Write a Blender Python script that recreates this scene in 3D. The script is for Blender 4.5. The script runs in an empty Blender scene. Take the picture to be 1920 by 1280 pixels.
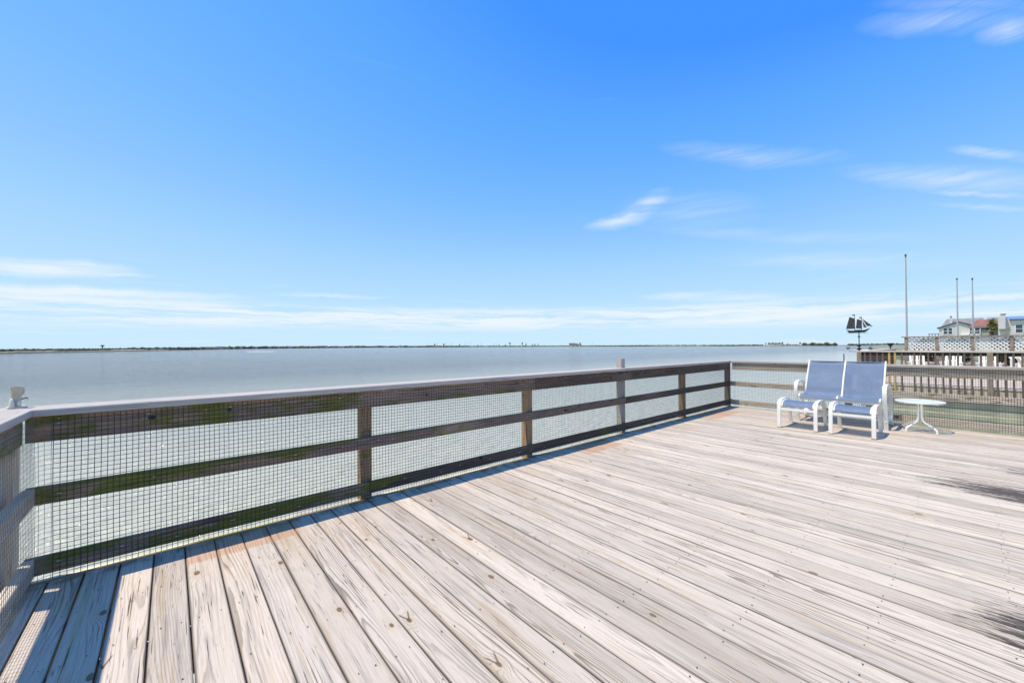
import bpy, bmesh, math, random
from mathutils import Vector, Matrix
R = math.radians
SC = bpy.context.scene
COL = SC.collection
random.seed(11)

# ------------------------------------------------------------------ camera
YAW, PITCH, ROLL = R(49.2309), R(0.6633), R(-0.2797)
CAM = Vector((0.5663, -3.1978, 1.2308))
fw = Vector((math.cos(YAW)*math.cos(PITCH), math.sin(YAW)*math.cos(PITCH), math.sin(PITCH)))
rt = Vector((math.sin(YAW), -math.cos(YAW), 0)); up = rt.cross(fw)
rt, up = rt*math.cos(ROLL)+up*math.sin(ROLL), -rt*math.sin(ROLL)+up*math.cos(ROLL)
cd = bpy.data.cameras.new('camera'); cam = bpy.data.objects.new('camera', cd); COL.objects.link(cam)
m = Matrix((rt, up, -fw)).transposed().to_4x4(); m.translation = CAM
cam.matrix_world = m
cd.sensor_width = 36; cd.lens = 13.9376; cd.clip_start = 0.05; cd.clip_end = 80000
SC.camera = cam

# ------------------------------------------------------------------ sky, sun, exposure
SUN_DIR = Vector((-0.38, 0.165, 1.0)).normalized()
SUN_EL = math.asin(SUN_DIR.z); SUN_AZ = math.atan2(SUN_DIR.x, SUN_DIR.y)   # azimuth clockwise from +Y

class NT:
    """small helper to write node graphs as expressions"""
    def __init__(s, tree): s.t = tree; s.n = tree.nodes; s.l = tree.links
    def node(s, typ, **kw):
        nd = s.n.new(typ)
        for k, v in kw.items(): setattr(nd, k, v)
        return nd
    def put(s, sock, v):
        if v is None: return
        if hasattr(v, 'is_linked') or isinstance(v, bpy.types.NodeSocket): s.l.new(v, sock)
        else:
            if hasattr(sock.default_value, '__len__') and not hasattr(v, '__len__'): v = (v,)*len(sock.default_value)
            if hasattr(sock.default_value, '__len__') and len(sock.default_value) == 4 and len(v) == 3: v = (*v, 1)
            sock.default_value = v
    def m(s, op, a, b=None, c=None, clamp=False):
        nd = s.node('ShaderNodeMath', operation=op, use_clamp=clamp)
        s.put(nd.inputs[0], a); s.put(nd.inputs[1], b); s.put(nd.inputs[2], c)
        return nd.outputs[0]
    def add(s, a, b): return s.m('ADD', a, b)
    def sub(s, a, b): return s.m('SUBTRACT', a, b)
    def mul(s, a, b): return s.m('MULTIPLY', a, b)
    def div(s, a, b): return s.m('DIVIDE', a, b)
    def vec(s, x, y, z):
        nd = s.node('ShaderNodeCombineXYZ')
        for i, v in enumerate((x, y, z)): s.put(nd.inputs[i], v)
        return nd.outputs[0]
    def sep(s, v):
        nd = s.node('ShaderNodeSeparateXYZ'); s.put(nd.inputs[0], v); return nd.outputs
    def noise(s, v, scale=1, detail=2, rough=.5, dist=0):
        nd = s.node('ShaderNodeTexNoise'); nd.noise_dimensions = '3D'
        s.put(nd.inputs['Vector'], v); s.put(nd.inputs['Scale'], scale); s.put(nd.inputs['Detail'], detail)
        s.put(nd.inputs['Roughness'], rough); s.put(nd.inputs['Distortion'], dist)
        return nd.outputs[0]
    def step(s, v, lo, hi, a=0., b=1.):
        nd = s.node('ShaderNodeMapRange', interpolation_type='SMOOTHSTEP')
        for i, x in enumerate((v, lo, hi, a, b)): s.put(nd.inputs[i], x)
        return nd.outputs[0]
    def mix(s, f, a, b, typ='MIX'):
        nd = s.node('ShaderNodeMix', data_type='RGBA', blend_type=typ)
        s.put(nd.inputs[0], f); s.put(nd.inputs[6], a); s.put(nd.inputs[7], b)
        return nd.outputs[2]
    def gauss(s, d2): return s.m('EXPONENT', s.mul(d2, -1.0))

world = bpy.data.worlds.new('World'); SC.world = world; world.use_nodes = True
W = NT(world.node_tree); W.n.clear()
sky = W.node('ShaderNodeTexSky', sky_type='NISHITA')
sky.sun_disc = False; sky.sun_elevation = SUN_EL; sky.sun_rotation = SUN_AZ
sky.altitude = 0; sky.air_density = 0.6; sky.dust_density = 0.0; sky.ozone_density = 6.0
tc = W.node('ShaderNodeTexCoord')
D = tc.outputs['Generated']; dx, dy, dz = W.sep(D)
el = W.m('ARCSINE', dz); az = W.m('ARCTAN2', dy, dx)
SKY_STRENGTH = 0.13
# colour grade of the clear sky by its own brightness (saturated blue overhead, pale at the horizon)
cr = W.node('ShaderNodeValToRGB'); cr.color_ramp.interpolation = 'LINEAR'
W.put(cr.inputs[0], W.m('LOGARITHM', W.add(W.mul(W.sep(sky.outputs[0])[1], .9), .12), 8.0))
GRADE = [(0.0, (.060, .305, 1.0)), (.05, (.108, .39, 1.0)), (.15, (.175, .48, 1.0)), (.38, (.375, .668, 1.0)), (.60, (.51, .775, 1.0)), (.84, (.60, .83, 1.0))]
els = cr.color_ramp.elements
while len(els) < len(GRADE): els.new(.5)
for e_, (p_, c_) in zip(els, GRADE): e_.position = p_; e_.color = (*c_, 1)
vm = W.node('ShaderNodeVectorMath', operation='SCALE'); W.put(vm.inputs[0], cr.outputs[0]); vm.inputs['Scale'].default_value = 1/SKY_STRENGTH
clear = vm.outputs[0]
# streaky cirrus all round the sky, densest low over the horizon
warp = W.noise(D, 9, 5, .65)
n1 = W.noise(W.vec(W.mul(dx, 3.4), W.mul(dy, 3.4), W.mul(W.add(dz, W.mul(warp, .022)), 62)), 1, 7, .68)
n2 = W.noise(W.vec(W.mul(dx, 1.3), W.mul(dy, 1.3), W.mul(dz, 10)), 1, 2, .5)
band = W.mul(W.step(el, R(1.6), R(3.2)), W.step(el, R(6.0), R(4.4)))
low = W.mul(W.step(el, R(12), R(2)), W.step(n1, .55, .75, 0, .42))
low2 = W.mul(band, W.step(n1, .36, .62, 0, .92))
high = W.mul(W.step(n1, .58, .85, 0, .16), W.step(n2, .45, .7))
cl = W.m('MAXIMUM', W.m('MAXIMUM', low, low2), high)
# single wisps, each at its own bearing and height: bearing, elevation, half length, half height, tilt (degrees), strength
WISPS = [(98.6, 7.6, 5.37, 0.96, 5.0, 0.8), (94.3, 7.6, 2.77, 0.32, 2.8, 0.45), (97.8, 5.4, 13.81, 0.68, 2.1, 0.7), (34.0, 16.8, 4.2, 1.02, 2.6, 0.5),
 (32.3, 17.5, 3.2, 1.15, 20.0, 0.48), (30.1, 18.4, 3.1, 1.43, 26.5, 0.45), (25.1, 17.3, 7.78, 2.5, -8.5, 0.16), (18.4, 22.4, 9.32, 1.2, -15.5, 0.22), (1.9, 15.9, 7.29, 1.24, -19.6, 0.34),
 (-1.4, 17.0, 2.67, 0.48, -26.9, 0.4), (-0.4, 13.8, 3.69, 0.29, -18.7, 0.3), (-1.0, 12.5, 3.23, 0.28, -17.7, 0.3), (1.8, 28.9, 5.59, 1.04, -21.3, 0.24),
 (-2.5, 26.4, 1.84, 0.95, -13.5, 0.32), (0.4, 29.5, 6.2, 0.69, -25.9, 0.16), (22.7, 6.2, 7.68, 0.72, -3.7, 0.6), (73.8, 6.7, 6.89, 0.36, 0.2, 0.4),
 (10.7, 9.3, 10.47, 1.06, -8.3, 0.2), (16.8, 13.2, 14.24, 0.84, -10.8, 0.14)]
AE = W.vec(W.mul(az, -1), W.add(el, W.mul(W.sub(warp, .5), R(1.6))), 0)
wsum = None
for (a, e, hl, hh, tilt, st) in WISPS:
    mp = W.node('ShaderNodeMapping', vector_type='TEXTURE'); W.put(mp.inputs[0], AE)
    mp.inputs[1].default_value = (-R(a), R(e), 0); mp.inputs[2].default_value = (0, 0, R(tilt)); mp.inputs[3].default_value = (R(hl)*1.25, R(hh)*1.15, 1)
    gr = W.node('ShaderNodeTexGradient', gradient_type='SPHERICAL'); W.put(gr.inputs[0], mp.outputs[0])
    k = W.mul(gr.outputs['Fac'], st*1.35); wsum = k if wsum is None else W.m('MAXIMUM', wsum, k)
cl = W.m('MAXIMUM', cl, W.m('MINIMUM', W.mul(wsum, W.step(n1, .32, .64, .32, 1.25)), .85))
col = W.mix(cl, clear, tuple(v/SKY_STRENGTH for v in (.86, .935, 1.0)))
bg = W.node('ShaderNodeBackground'); W.put(bg.inputs[0], col); bg.inputs[1].default_value = SKY_STRENGTH
wo = W.node('ShaderNodeOutputWorld'); W.l.new(bg.outputs[0], wo.inputs[0])

sl = bpy.data.lights.new('sun', 'SUN'); sl.energy = 4.9; sl.angle = R(.53); sl.color = (1, .91, .77)
so = bpy.data.objects.new('sun', sl); COL.objects.link(so)
so.rotation_euler = (-SUN_DIR).to_track_quat('-Z', 'Y').to_euler()
SC.view_settings.view_transform = 'Standard'; SC.view_settings.look = 'None'
SC.view_settings.gamma = 1; SC.view_settings.use_curve_mapping = False
SC.view_settings.exposure = 0.0

# ------------------------------------------------------------------ mesh helpers
class MB:
    def __init__(s): s.v = []; s.f = []
    def face(s, pts):
        i = len(s.v); s.v += [tuple(p) for p in pts]; s.f.append(tuple(range(i, i+len(pts))))
    def box(s, x0, x1, y0, y1, z0, z1):
        i = len(s.v)
        s.v += [(x, y, z) for z in (z0, z1) for y in (y0, y1) for x in (x0, x1)]
        s.f += [tuple(i+k for k in q) for q in ((0,2,3,1), (4,5,7,6), (0,1,5,4), (1,3,7,5), (3,2,6,7), (2,0,4,6))]
    def loft(s, rings, caps=True, closed=True):
        n = len(rings[0]); i = len(s.v)
        for r in rings: s.v += [tuple(p) for p in r]
        for a in range(len(rings)-1):
            for k in range(n if closed else n-1):
                k2 = (k+1) % n
                s.f.append((i+a*n+k, i+a*n+k2, i+(a+1)*n+k2, i+(a+1)*n+k))
        if caps and closed:
            s.f.append(tuple(i+k for k in reversed(range(n)))); s.f.append(tuple(i+(len(rings)-1)*n+k for k in range(n)))
    def tube(s, pts, r, n=8, caps=True):
        pts = [Vector(p) for p in pts]; rings = []
        rr = r if hasattr(r, '__len__') else [r]*len(pts)
        ref = None
        for k, p in enumerate(pts):
            t = (pts[min(k+1, len(pts)-1)]-pts[max(k-1, 0)]).normalized()
            if ref is None:
                ref = Vector((0, 0, 1)) if abs(t.z) < .9 else Vector((1, 0, 0))
            a = t.cross(ref).normalized(); b = a.cross(t); ref = b
            rings.append([p+(a*math.cos(2*math.pi*j/n)+b*math.sin(2*math.pi*j/n))*rr[k] for j in range(n)])
        s.loft(rings, caps)
    def band(s, pts, wdir, w, t):
        """flat strap following pts (in a plane), wide along wdir, thick t across"""
        pts = [Vector(p) for p in pts]; wd = Vector(wdir).normalized(); rings = []
        for k, p in enumerate(pts):
            d = (pts[min(k+1, len(pts)-1)]-pts[max(k-1, 0)]).normalized(); nn = d.cross(wd).normalized()
            a = wd*w/2; b = nn*t/2; e = .25
            rings.append([p-a-b*(1-e), p-a*(1-e*.3)-b, p+a*(1-e*.3)-b, p+a-b*(1-e), p+a+b*(1-e), p+a*(1-e*.3)+b, p-a*(1-e*.3)+b, p-a+b*(1-e)])
        s.loft(rings)
    def lathe(s, prof, c=(0, 0, 0), n=24, caps=True):
        s.loft([[(c[0]+r*math.cos(2*math.pi*k/n), c[1]+r*math.sin(2*math.pi*k/n), c[2]+z) for k in range(n)] for r, z in prof], caps)
    def prism(s, poly, axis, a, b):
        """poly of 2-D points extruded along axis from a to b"""
        def P(q, t): return {'x': (t, q[0], q[1]), 'y': (q[0], t, q[1]), 'z': (q[0], q[1], t)}[axis]
        s.loft([[P(q, a) for q in poly], [P(q, b) for q in poly]])
    def mesh(s, name, mat, smooth=False):
        me = bpy.data.meshes.new(name); me.from_pydata(s.v, [], s.f); me.update()
        bm = bmesh.new(); bm.from_mesh(me); bmesh.ops.recalc_face_normals(bm, faces=bm.faces); bm.to_mesh(me); bm.free()
        if mat: me.materials.append(mat)
        if smooth:
            for p in me.polygons: p.use_smooth = True
            try: me.set_sharp_from_angle(angle=R(40))
            except Exception: pass
        return me
    def build(s, name, mat, parent=None, smooth=False, loc=None):
        return link(name, s.mesh(name, mat, smooth), parent, loc)
def link(name, me, parent=None, loc=None):
    o = bpy.data.objects.new(name, me); COL.objects.link(o)
    if parent: o.parent = parent
    if loc: o.location = loc
    return o
def tag(o, label=None, cat=None, group=None, kind=None):
    for k, v in (('label', label), ('category', cat), ('group', group), ('kind', kind)):
        if v: o[k] = v
    return o
def empty(name, loc=(0, 0, 0), rz=0):
    o = bpy.data.objects.new(name, None); COL.objects.link(o); o.location = loc; o.rotation_euler.z = rz
    o.empty_display_size = .1
    return o
def lumber_mesh(name, L, w, t, axis, mat, ch=.003, segs=1, warp=0.):
    """board along axis from 0 to L; w and t across, centred; eased edges"""
    poly = [(-w/2+ch, -t/2), (w/2-ch, -t/2), (w/2, -t/2+ch), (w/2, t/2-ch), (w/2-ch, t/2), (-w/2+ch, t/2), (-w/2, t/2-ch), (-w/2, -t/2+ch)]
    rings = []
    ph = random.uniform(0, 6)
    for k in range(segs+1):
        a = L*k/segs; o1 = warp*math.sin(ph+a*1.7); o2 = warp*.6*math.sin(ph*2+a*2.3)
        o1 = 0 if segs == 1 else o1
        o2 = 0 if segs == 1 else o2
        if axis == 'x': rings.append([(a, p[0]+o1, p[1]+o2) for p in poly])
        elif axis == 'y': rings.append([(p[0]+o1, a, p[1]+o2) for p in poly])
        else: rings.append([(p[0]+o1, p[1]+o2, a) for p in poly])
    b = MB(); b.loft(rings); return b.mesh(name, mat)

# ------------------------------------------------------------------ materials
def new_mat(name):
    mt = bpy.data.materials.new(name); mt.use_nodes = True
    g = NT(mt.node_tree); bs = g.n['Principled BSDF']
    return mt, g, bs
def plain(name, col, rough=.5, metal=0., spec=.5, bump=0., bscale=40, vary=0.):
    mt, g, bs = new_mat(name)
    g.put(bs.inputs['Base Color'], col); g.put(bs.inputs['Roughness'], rough); g.put(bs.inputs['Metallic'], metal)
    g.put(bs.inputs['Specular IOR Level'], spec)
    tcd = g.node('ShaderNodeTexCoord').outputs['Object']
    if vary:
        n = g.noise(tcd, bscale*.3, 4, .6)
        c = g.mix(g.step(n, .3, .7), tuple(v*(1-vary) for v in col), tuple(min(1, v*(1+vary)) for v in col))
        g.put(bs.inputs['Base Color'], c)
    if bump:
        bp = g.node('ShaderNodeBump'); bp.inputs['Strength'].default_value = bump; bp.inputs['Distance'].default_value = .01
        g.put(bp.inputs['Height'], g.noise(tcd, bscale, 4, .6)); g.l.new(bp.outputs[0], bs.inputs['Normal'])
    return mt

def wood(name, axis, pal, grain=1.0, algae=0., deck=False, ringsp=.008, knots=.5, width=.14):
    """sawn softwood: growth rings cut lengthwise, knots that bend the grain, checks, weather stains"""
    mt, g, bs = new_mat(name)
    tcn = g.node('ShaderNodeTexCoord'); oi = g.node('ShaderNodeObjectInfo'); Rn = oi.outputs['Random']
    px, py, pz = g.sep(tcn.outputs['Object'])
    a, u, v = {'x': (px, py, pz), 'y': (py, px, pz), 'z': (pz, px, py)}[axis]
    if axis == 'x' and not deck: u = g.add(py, pz)          # works for faces on either side
    if axis == 'z': u = g.add(px, py)
    if axis == 'y' and not deck: u = g.add(px, pz)
    r2 = g.m('FRACT', g.mul(Rn, 7.13)); r3 = g.m('FRACT', g.mul(Rn, 31.7)); r4 = g.m('FRACT', g.mul(Rn, 113.3))
    A = g.add(a, g.mul(Rn, 61.0)); S = g.mul(Rn, 90.0)
    w1 = g.noise(g.vec(g.mul(A, .45), S, 1.3), 1, 2); w2 = g.noise(g.vec(g.mul(A, .55), S, 9.1), 1, 2)
    cx = g.add(g.mul(g.sub(r2, .5), .13), g.mul(g.sub(w1, .5), .22))
    cz = g.add(g.add(.02, g.mul(r3, .07)), g.mul(g.sub(w2, .5), .10))
    # knots
    KA = .62; KU = width*1.15
    vo = g.node('ShaderNodeTexVoronoi'); vo.voronoi_dimensions = '2D'; vo.feature = 'F1'; vo.inputs['Scale'].default_value = 1.0
    g.put(vo.inputs['Vector'], g.vec(g.div(A, KA), g.add(g.div(u, KU), g.mul(S, 1.7)), 0))
    kx, ky, _ = g.sep(vo.outputs['Position']); kr, kg, kb = g.sep(vo.outputs['Color'])
    da = g.sub(A, g.mul(kx, KA)); du = g.sub(u, g.mul(g.sub(ky, g.mul(S, 1.7)), KU))
    has = g.m('LESS_THAN', kr, knots)
    ks = g.add(.0045, g.mul(kg, .010))                       # knot radius
    kd = g.m('SQRT', g.add(g.mul(g.mul(da, da), .30), g.mul(du, du)))
    core = g.mul(has, g.step(g.div(kd, ks), 1.15, .8))
    halo = g.mul(has, g.gauss(g.m('POWER', g.div(kd, g.mul(ks, 2.6)), 2)))
    fine = g.noise(g.vec(g.mul(A, 2.2), g.mul(u, 26), S), 1, 3, .55)
    uc = g.sub(u, cx)
    rad = g.m('SQRT', g.add(g.mul(uc, uc), g.mul(cz, cz)))
    rad = g.add(g.add(rad, g.mul(halo, .030)), g.mul(g.sub(fine, .5), .011))
    ring = g.div(rad, g.mul(ringsp, g.add(.7, g.mul(r4, .7))))
    saw = g.m('FRACT', ring)
    late = g.mul(g.step(saw, .52, .90), g.step(saw, 1.0, .95))
    patch = g.noise(g.vec(g.mul(A, .9), g.mul(u, 9), g.add(S, 3.3)), 1, 2)
    gm = g.mul(g.step(patch, .36, .62, .10, 1.0), g.add(.30, g.mul(g.m('FRACT', g.mul(Rn, 57.9)), .70)))
    gm = g.mul(gm, grain)
    fib = g.noise(g.vec(g.mul(A, 7), g.mul(u, 330), S), 1, 4, .65)
    stn = g.noise(g.vec(g.mul(A, 1.1), g.mul(u, 20), g.add(S, 7.7)), 1, 4, .6)
    stg = g.noise(g.vec(g.mul(A, 1.6), g.mul(u, 34), g.add(S, 17.)), 1, 4, .62)
    chk = g.noise(g.vec(g.mul(A, 2.3), g.mul(u, 125), g.add(S, 27.)), 1, 3, .55)
    dots = g.noise(g.vec(g.mul(A, 12), g.mul(u, 60), g.add(S, 37.)), 1, 2, .5)
    c = g.mix(g.step(fib, .25, .75), pal['light2'], pal['light'])
    c = g.mix(g.mul(g.step(stn, .52, .74), pal.get('tan_amt', .7)), c, pal['tan'])
    c = g.mix(g.mul(g.step(stg, .50, .72), .80), c, pal['grey'])
    c = g.mix(g.mul(late, gm), c, pal['late'])
    c = g.mix(g.mul(halo, .35), c, pal['tan'])
    c = g.mix(g.mul(g.step(chk, .645, .68), .85), c, pal['crack'])
    c = g.mix(g.mul(g.step(dots, .735, .77), .7), c, pal['crack'])
    dsh = g.noise(g.vec(g.mul(A, 7.5), g.mul(u, 170), g.add(S, 47.)), 1, 2, .5)
    c = g.mix(g.mul(g.step(dsh, .70, .735), .8), c, pal['crack'])
    ringk = g.m('FRACT', g.mul(g.div(kd, ks), 2.6))
    c = g.mix(core, c, g.mix(g.step(ringk, .3, .8), pal['knot'], pal['knot2']))
    spike = g.mul(g.mul(has, g.m('GREATER_THAN', kb, .72)), g.step(g.m('ABSOLUTE', g.sub(g.mul(da, .35), g.m('ABSOLUTE', du))), .006, .002))
    spike = g.mul(spike, g.step(kd, .05, .03))
    c = g.mix(g.mul(spike, .8), c, pal['knot2'])
    if deck:                                                # grime along the board edges
        ed = g.step(g.add(g.m('ABSOLUTE', u), g.mul(g.sub(stn, .5), .022)), .055, .070)
        c = g.mix(g.mul(ed, .62), c, pal['grey'])
        ed2 = g.step(g.add(g.m('ABSOLUTE', u), g.mul(g.sub(stg, .5), .008)), .0645, .0675)
        c = g.mix(g.mul(ed2, .55), c, pal['crack'])
    # board to board differences
    if deck: c = g.mix(g.mul(g.m('FRACT', g.mul(Rn, 19.3)), .13), c, pal['tan'])
    bv = g.add(pal.get('vlo', .86), g.mul(r3, pal.get('vr', .22)))
    c = g.mix(1.0, c, g.vec(bv, bv, bv), 'MULTIPLY')
    geo = g.node('ShaderNodeNewGeometry'); wx, wy, wz = g.sep(geo.outputs['Position'])
    if algae:
        abias = g.mul(g.sub(1.0, g.step(wx, .8, 3.0)), .105*algae)
        an = g.add(g.noise(g.vec(g.mul(wx, 1.7), g.mul(wy, 1.7), g.mul(wz, 5)), 1, 6, .62), abias)
        c = g.mix(g.mul(g.step(an, .60-.06*algae, .70-.06*algae), .90), c, g.mix(g.step(fib, .3, .7), (.060, .070, .008), (.25, .245, .030)))
    if deck:
        # strips where something once covered the boards: unweathered, still brown
        wn = g.mul(g.sub(g.noise(g.vec(wx, wy, 0), 30, 3), .5), .05)
        tot = None
        for (x0, x1, y0, y1) in ((.645, 1.23, -.285, -.10), (4.19, 4.86, -.345, -.10), (7.5, 8.55, -.42, -.10)):
            ew = .012 if x0 < 1 else .03
            bx = g.mul(g.step(g.add(wx, wn), x0-ew, x0+ew), g.step(g.add(wx, wn), x1+ew, x1-ew))
            by = g.step(g.add(wy, wn), y0-.02, y0+.02)
            k = g.mul(bx, by); tot = k if tot is None else g.m('MAXIMUM', tot, k)
        c = g.mix(g.mul(tot, .72), c, g.mix(late, (.50, .30, .19), (.36, .19, .10)))
        # black mildew along the grain
        sn = g.add(g.mul(g.sub(g.add(g.mul(g.noise(g.vec(g.mul(wx, 30), g.mul(wy, 2.2), 0), 1, 4, .75), .6), g.mul(g.noise(g.vec(g.mul(wx, 150), g.mul(wy, 9.0), 3), 1, 3, .7), .4)), .5), 2.1), .5)
        tot = None
        for (x, y, ax, ay, amt) in ((5.80, -3.48, .46, .90, 1.06), (3.34, -3.42, .34, .42, 1.06), (6.75, -3.6, .30, .60, .85), (4.75, -3.62, .26, .30, .75)):
            ex = g.div(g.sub(wx, x), ax); ey = g.div(g.sub(wy, y), ay)
            k = g.mul(g.gauss(g.add(g.mul(ex, ex), g.mul(ey, ey))), amt); tot = k if tot is None else g.m('MAXIMUM', tot, k)
        thr = g.sub(1.02, g.mul(tot, .68))
        c = g.mix(g.mul(g.step(sn, thr, g.add(thr, .10)), .90), c, (.040, .032, .029))
        # algae on the damp board ends
        ge = g.mul(g.step(wy, -.10, -.01), g.step(g.noise(g.vec(g.mul(wx, 9), g.mul(wy, 9), 0), 1, 3), .40, .62))
        c = g.mix(g.mul(ge, .75), c, (.10, .115, .05))
    g.put(bs.inputs['Base Color'], c)
    g.put(bs.inputs['Roughness'], .82); g.put(bs.inputs['Specular IOR Level'], .22)
    h = g.add(g.mul(g.mul(late, gm), -.5), g.mul(fib, .35)); h = g.sub(h, g.mul(g.step(chk, .645, .68), 1.2))
    h = g.sub(h, g.mul(core, .4))
    bp = g.node('ShaderNodeBump'); bp.inputs['Strength'].default_value = .55; bp.inputs['Distance'].default_value = .0022
    g.put(bp.inputs['Height'], h); g.l.new(bp.outputs[0], bs.inputs['Normal'])
    return mt

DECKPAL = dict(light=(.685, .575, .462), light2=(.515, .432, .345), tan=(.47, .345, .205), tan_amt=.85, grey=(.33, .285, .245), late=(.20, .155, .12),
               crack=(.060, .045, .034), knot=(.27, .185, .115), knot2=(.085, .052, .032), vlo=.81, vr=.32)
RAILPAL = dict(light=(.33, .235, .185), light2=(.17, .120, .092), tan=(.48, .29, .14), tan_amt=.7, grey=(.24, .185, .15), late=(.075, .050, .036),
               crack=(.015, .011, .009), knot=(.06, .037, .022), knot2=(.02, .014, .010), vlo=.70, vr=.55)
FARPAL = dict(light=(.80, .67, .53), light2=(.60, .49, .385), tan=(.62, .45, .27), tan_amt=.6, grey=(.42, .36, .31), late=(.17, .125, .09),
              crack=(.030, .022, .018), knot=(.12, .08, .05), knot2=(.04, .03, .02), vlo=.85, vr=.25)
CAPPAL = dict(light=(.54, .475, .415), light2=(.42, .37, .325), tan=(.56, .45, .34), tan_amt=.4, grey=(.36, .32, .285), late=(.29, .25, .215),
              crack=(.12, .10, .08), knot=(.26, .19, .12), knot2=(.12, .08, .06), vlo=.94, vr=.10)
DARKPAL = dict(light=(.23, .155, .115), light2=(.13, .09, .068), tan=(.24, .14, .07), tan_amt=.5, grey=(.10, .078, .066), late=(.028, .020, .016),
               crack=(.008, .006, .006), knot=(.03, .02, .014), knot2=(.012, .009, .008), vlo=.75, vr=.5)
M = {}
M['deck'] = wood('weathered_deck_pine', 'y', DECKPAL, grain=.95, deck=True, knots=.34)
for ax in 'xyz':
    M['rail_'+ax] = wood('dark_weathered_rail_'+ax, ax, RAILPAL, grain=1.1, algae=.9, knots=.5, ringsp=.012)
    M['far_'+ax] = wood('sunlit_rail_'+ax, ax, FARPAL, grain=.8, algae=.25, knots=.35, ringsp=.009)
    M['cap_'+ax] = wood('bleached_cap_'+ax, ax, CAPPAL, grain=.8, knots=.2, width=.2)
POSTPAL = dict(RAILPAL); POSTPAL.update(light=(.52, .33, .185), light2=(.34, .21, .115), tan=(.55, .32, .14), grey=(.25, .18, .13))
M['post_z'] = wood('tan_brown_post', 'z', POSTPAL, grain=.9, algae=.7, knots=.3, ringsp=.010)
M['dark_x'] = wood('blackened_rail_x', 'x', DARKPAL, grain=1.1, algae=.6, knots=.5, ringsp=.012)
M['rimcream'] = plain('sunbleached_rim_board', (.62, .56, .36), .85, vary=.3, bscale=14)
M['wire'] = plain('vinyl_coated_wire', (.045, .048, .050), .38, .1, .5)
M['nail'] = plain('rusty_nail', (.06, .045, .038), .6, .6)
M['white'] = plain('white_powder_coat', (.84, .80, .73), .32, 0, .5, vary=.03, bscale=12)
M['beige'] = plain('aged_beige_plastic', (.50, .43, .32), .45, vary=.12, bscale=60)
M['beige2'] = plain('pale_plastic', (.68, .62, .50), .4, vary=.08, bscale=60)
M['black'] = plain('black_iron', (.012, .012, .016), .45, .3)
M['sailmetal'] = plain('pierced_sail_metal', (.055, .05, .052), .6, .2, vary=.5, bscale=70)
M['rub'] = plain('grey_rubber', (.10, .10, .10), .7)

# ------------------------------------------------------------------ water and sky-level setting
WATER_Z = -1.75
def water_mat():
    mt, g, bs = new_mat('shallow_bay_water')
    geo = g.node('ShaderNodeNewGeometry'); wx, wy, wz = g.sep(geo.outputs['Position'])
    d = g.m('SQRT', g.add(g.mul(g.sub(wx, .6), g.sub(wx, .6)), g.mul(wy, wy)))
    # shallows over pale sand by the bulkhead, deeper and greyer further out
    sh = g.step(g.add(wy, g.mul(g.sub(g.noise(g.vec(wx, wy, 0), .12, 3), .5), 8)), 6, 52)
    c = g.mix(sh, (.53, .50, .37), (.115, .098, .088))
    c = g.mix(g.step(g.noise(g.vec(g.mul(wx, .02), g.mul(wy, .05), 0), 1, 3), .35, .7), c, g.mix(.25, c, (.22, .20, .18)))
    g.put(bs.inputs['Base Color'], c); g.put(bs.inputs['Roughness'], .10); g.put(bs.inputs['IOR'], 1.33)
    g.put(bs.inputs['Specular IOR Level'], .42)
    # wind ripples, running along the rail
    r1 = g.noise(g.vec(g.mul(g.add(wx, g.mul(wy, .25)), 1.1), g.mul(g.sub(wy, g.mul(wx, .25)), 3.4), 0), 1, 4, .55, .4)
    r2 = g.noise(g.vec(g.mul(wx, 4.5), g.mul(wy, 9.0), 5), 1, 3, .55, .3)
    r3 = g.noise(g.vec(g.mul(wx, .16), g.mul(wy, .42), 9), 1, 3, .5)
    h = g.add(g.add(g.mul(r1, .26), g.mul(r2, .085)), g.mul(r3, .36))
    bp = g.node('ShaderNodeBump'); bp.inputs['Strength'].default_value = .9; bp.inputs['Distance'].default_value = 1.0
    g.put(bp.inputs['Height'], h); g.l.new(bp.outputs[0], bs.inputs['Normal'])
    return mt
w = MB(); w.face([(-40000, -40000, WATER_Z), (40000, -40000, WATER_Z), (40000, 40000, WATER_Z), (-40000, 40000, WATER_Z)])
tag(w.build('bay_water', water_mat()), 'calm grey green bay water stretching to the far shore', kind='structure')

# ------------------------------------------------------------------ the deck
LX, DEPTH = 9.144, 6.2
dk = MB()
for y in [-.06-.406*i for i in range(16)]: dk.box(-.05, LX+.05, y-.019, y+.019, -.235, -.0405)
dk.box(-.06, LX+.06, .010, .048, -.235, -.007)
dk.box(LX+.051, LX+.089, -DEPTH, .009, -.235, -.0405)
deck = tag(dk.build('deck', M['rail_x']), 'wide weathered grey timber deck over the water', kind='structure')
pb = MB(); pb.lathe([(.12, -3.2), (.12, -.236)], (0, 0, 0), 12); pbm = pb.mesh('pile', M['rail_z'], True)
for x in [i*1.83 for i in range(6)]:
    for y in (-1.8, -4.6): link('pile', pbm, deck, (x+.1, y, 0))
rb = lumber_mesh('rim_board', LX+.34, .05, .22, 'x', M['rimcream'], .004)
link('rim_board', rb, deck, (-.17, .075, -.125))
seams = [-.055, .081, .2165, .357, .4995, .6405, .7855, .9265]
while seams[-1] < LX-.05: seams.append(seams[-1]+.1412+random.uniform(-.0022, .0022))
seams[-1] = LX+.02
gaps = [.009, .0095, .010, .0075, .006, .0055, .0045, .004]
vmesh = {}
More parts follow.
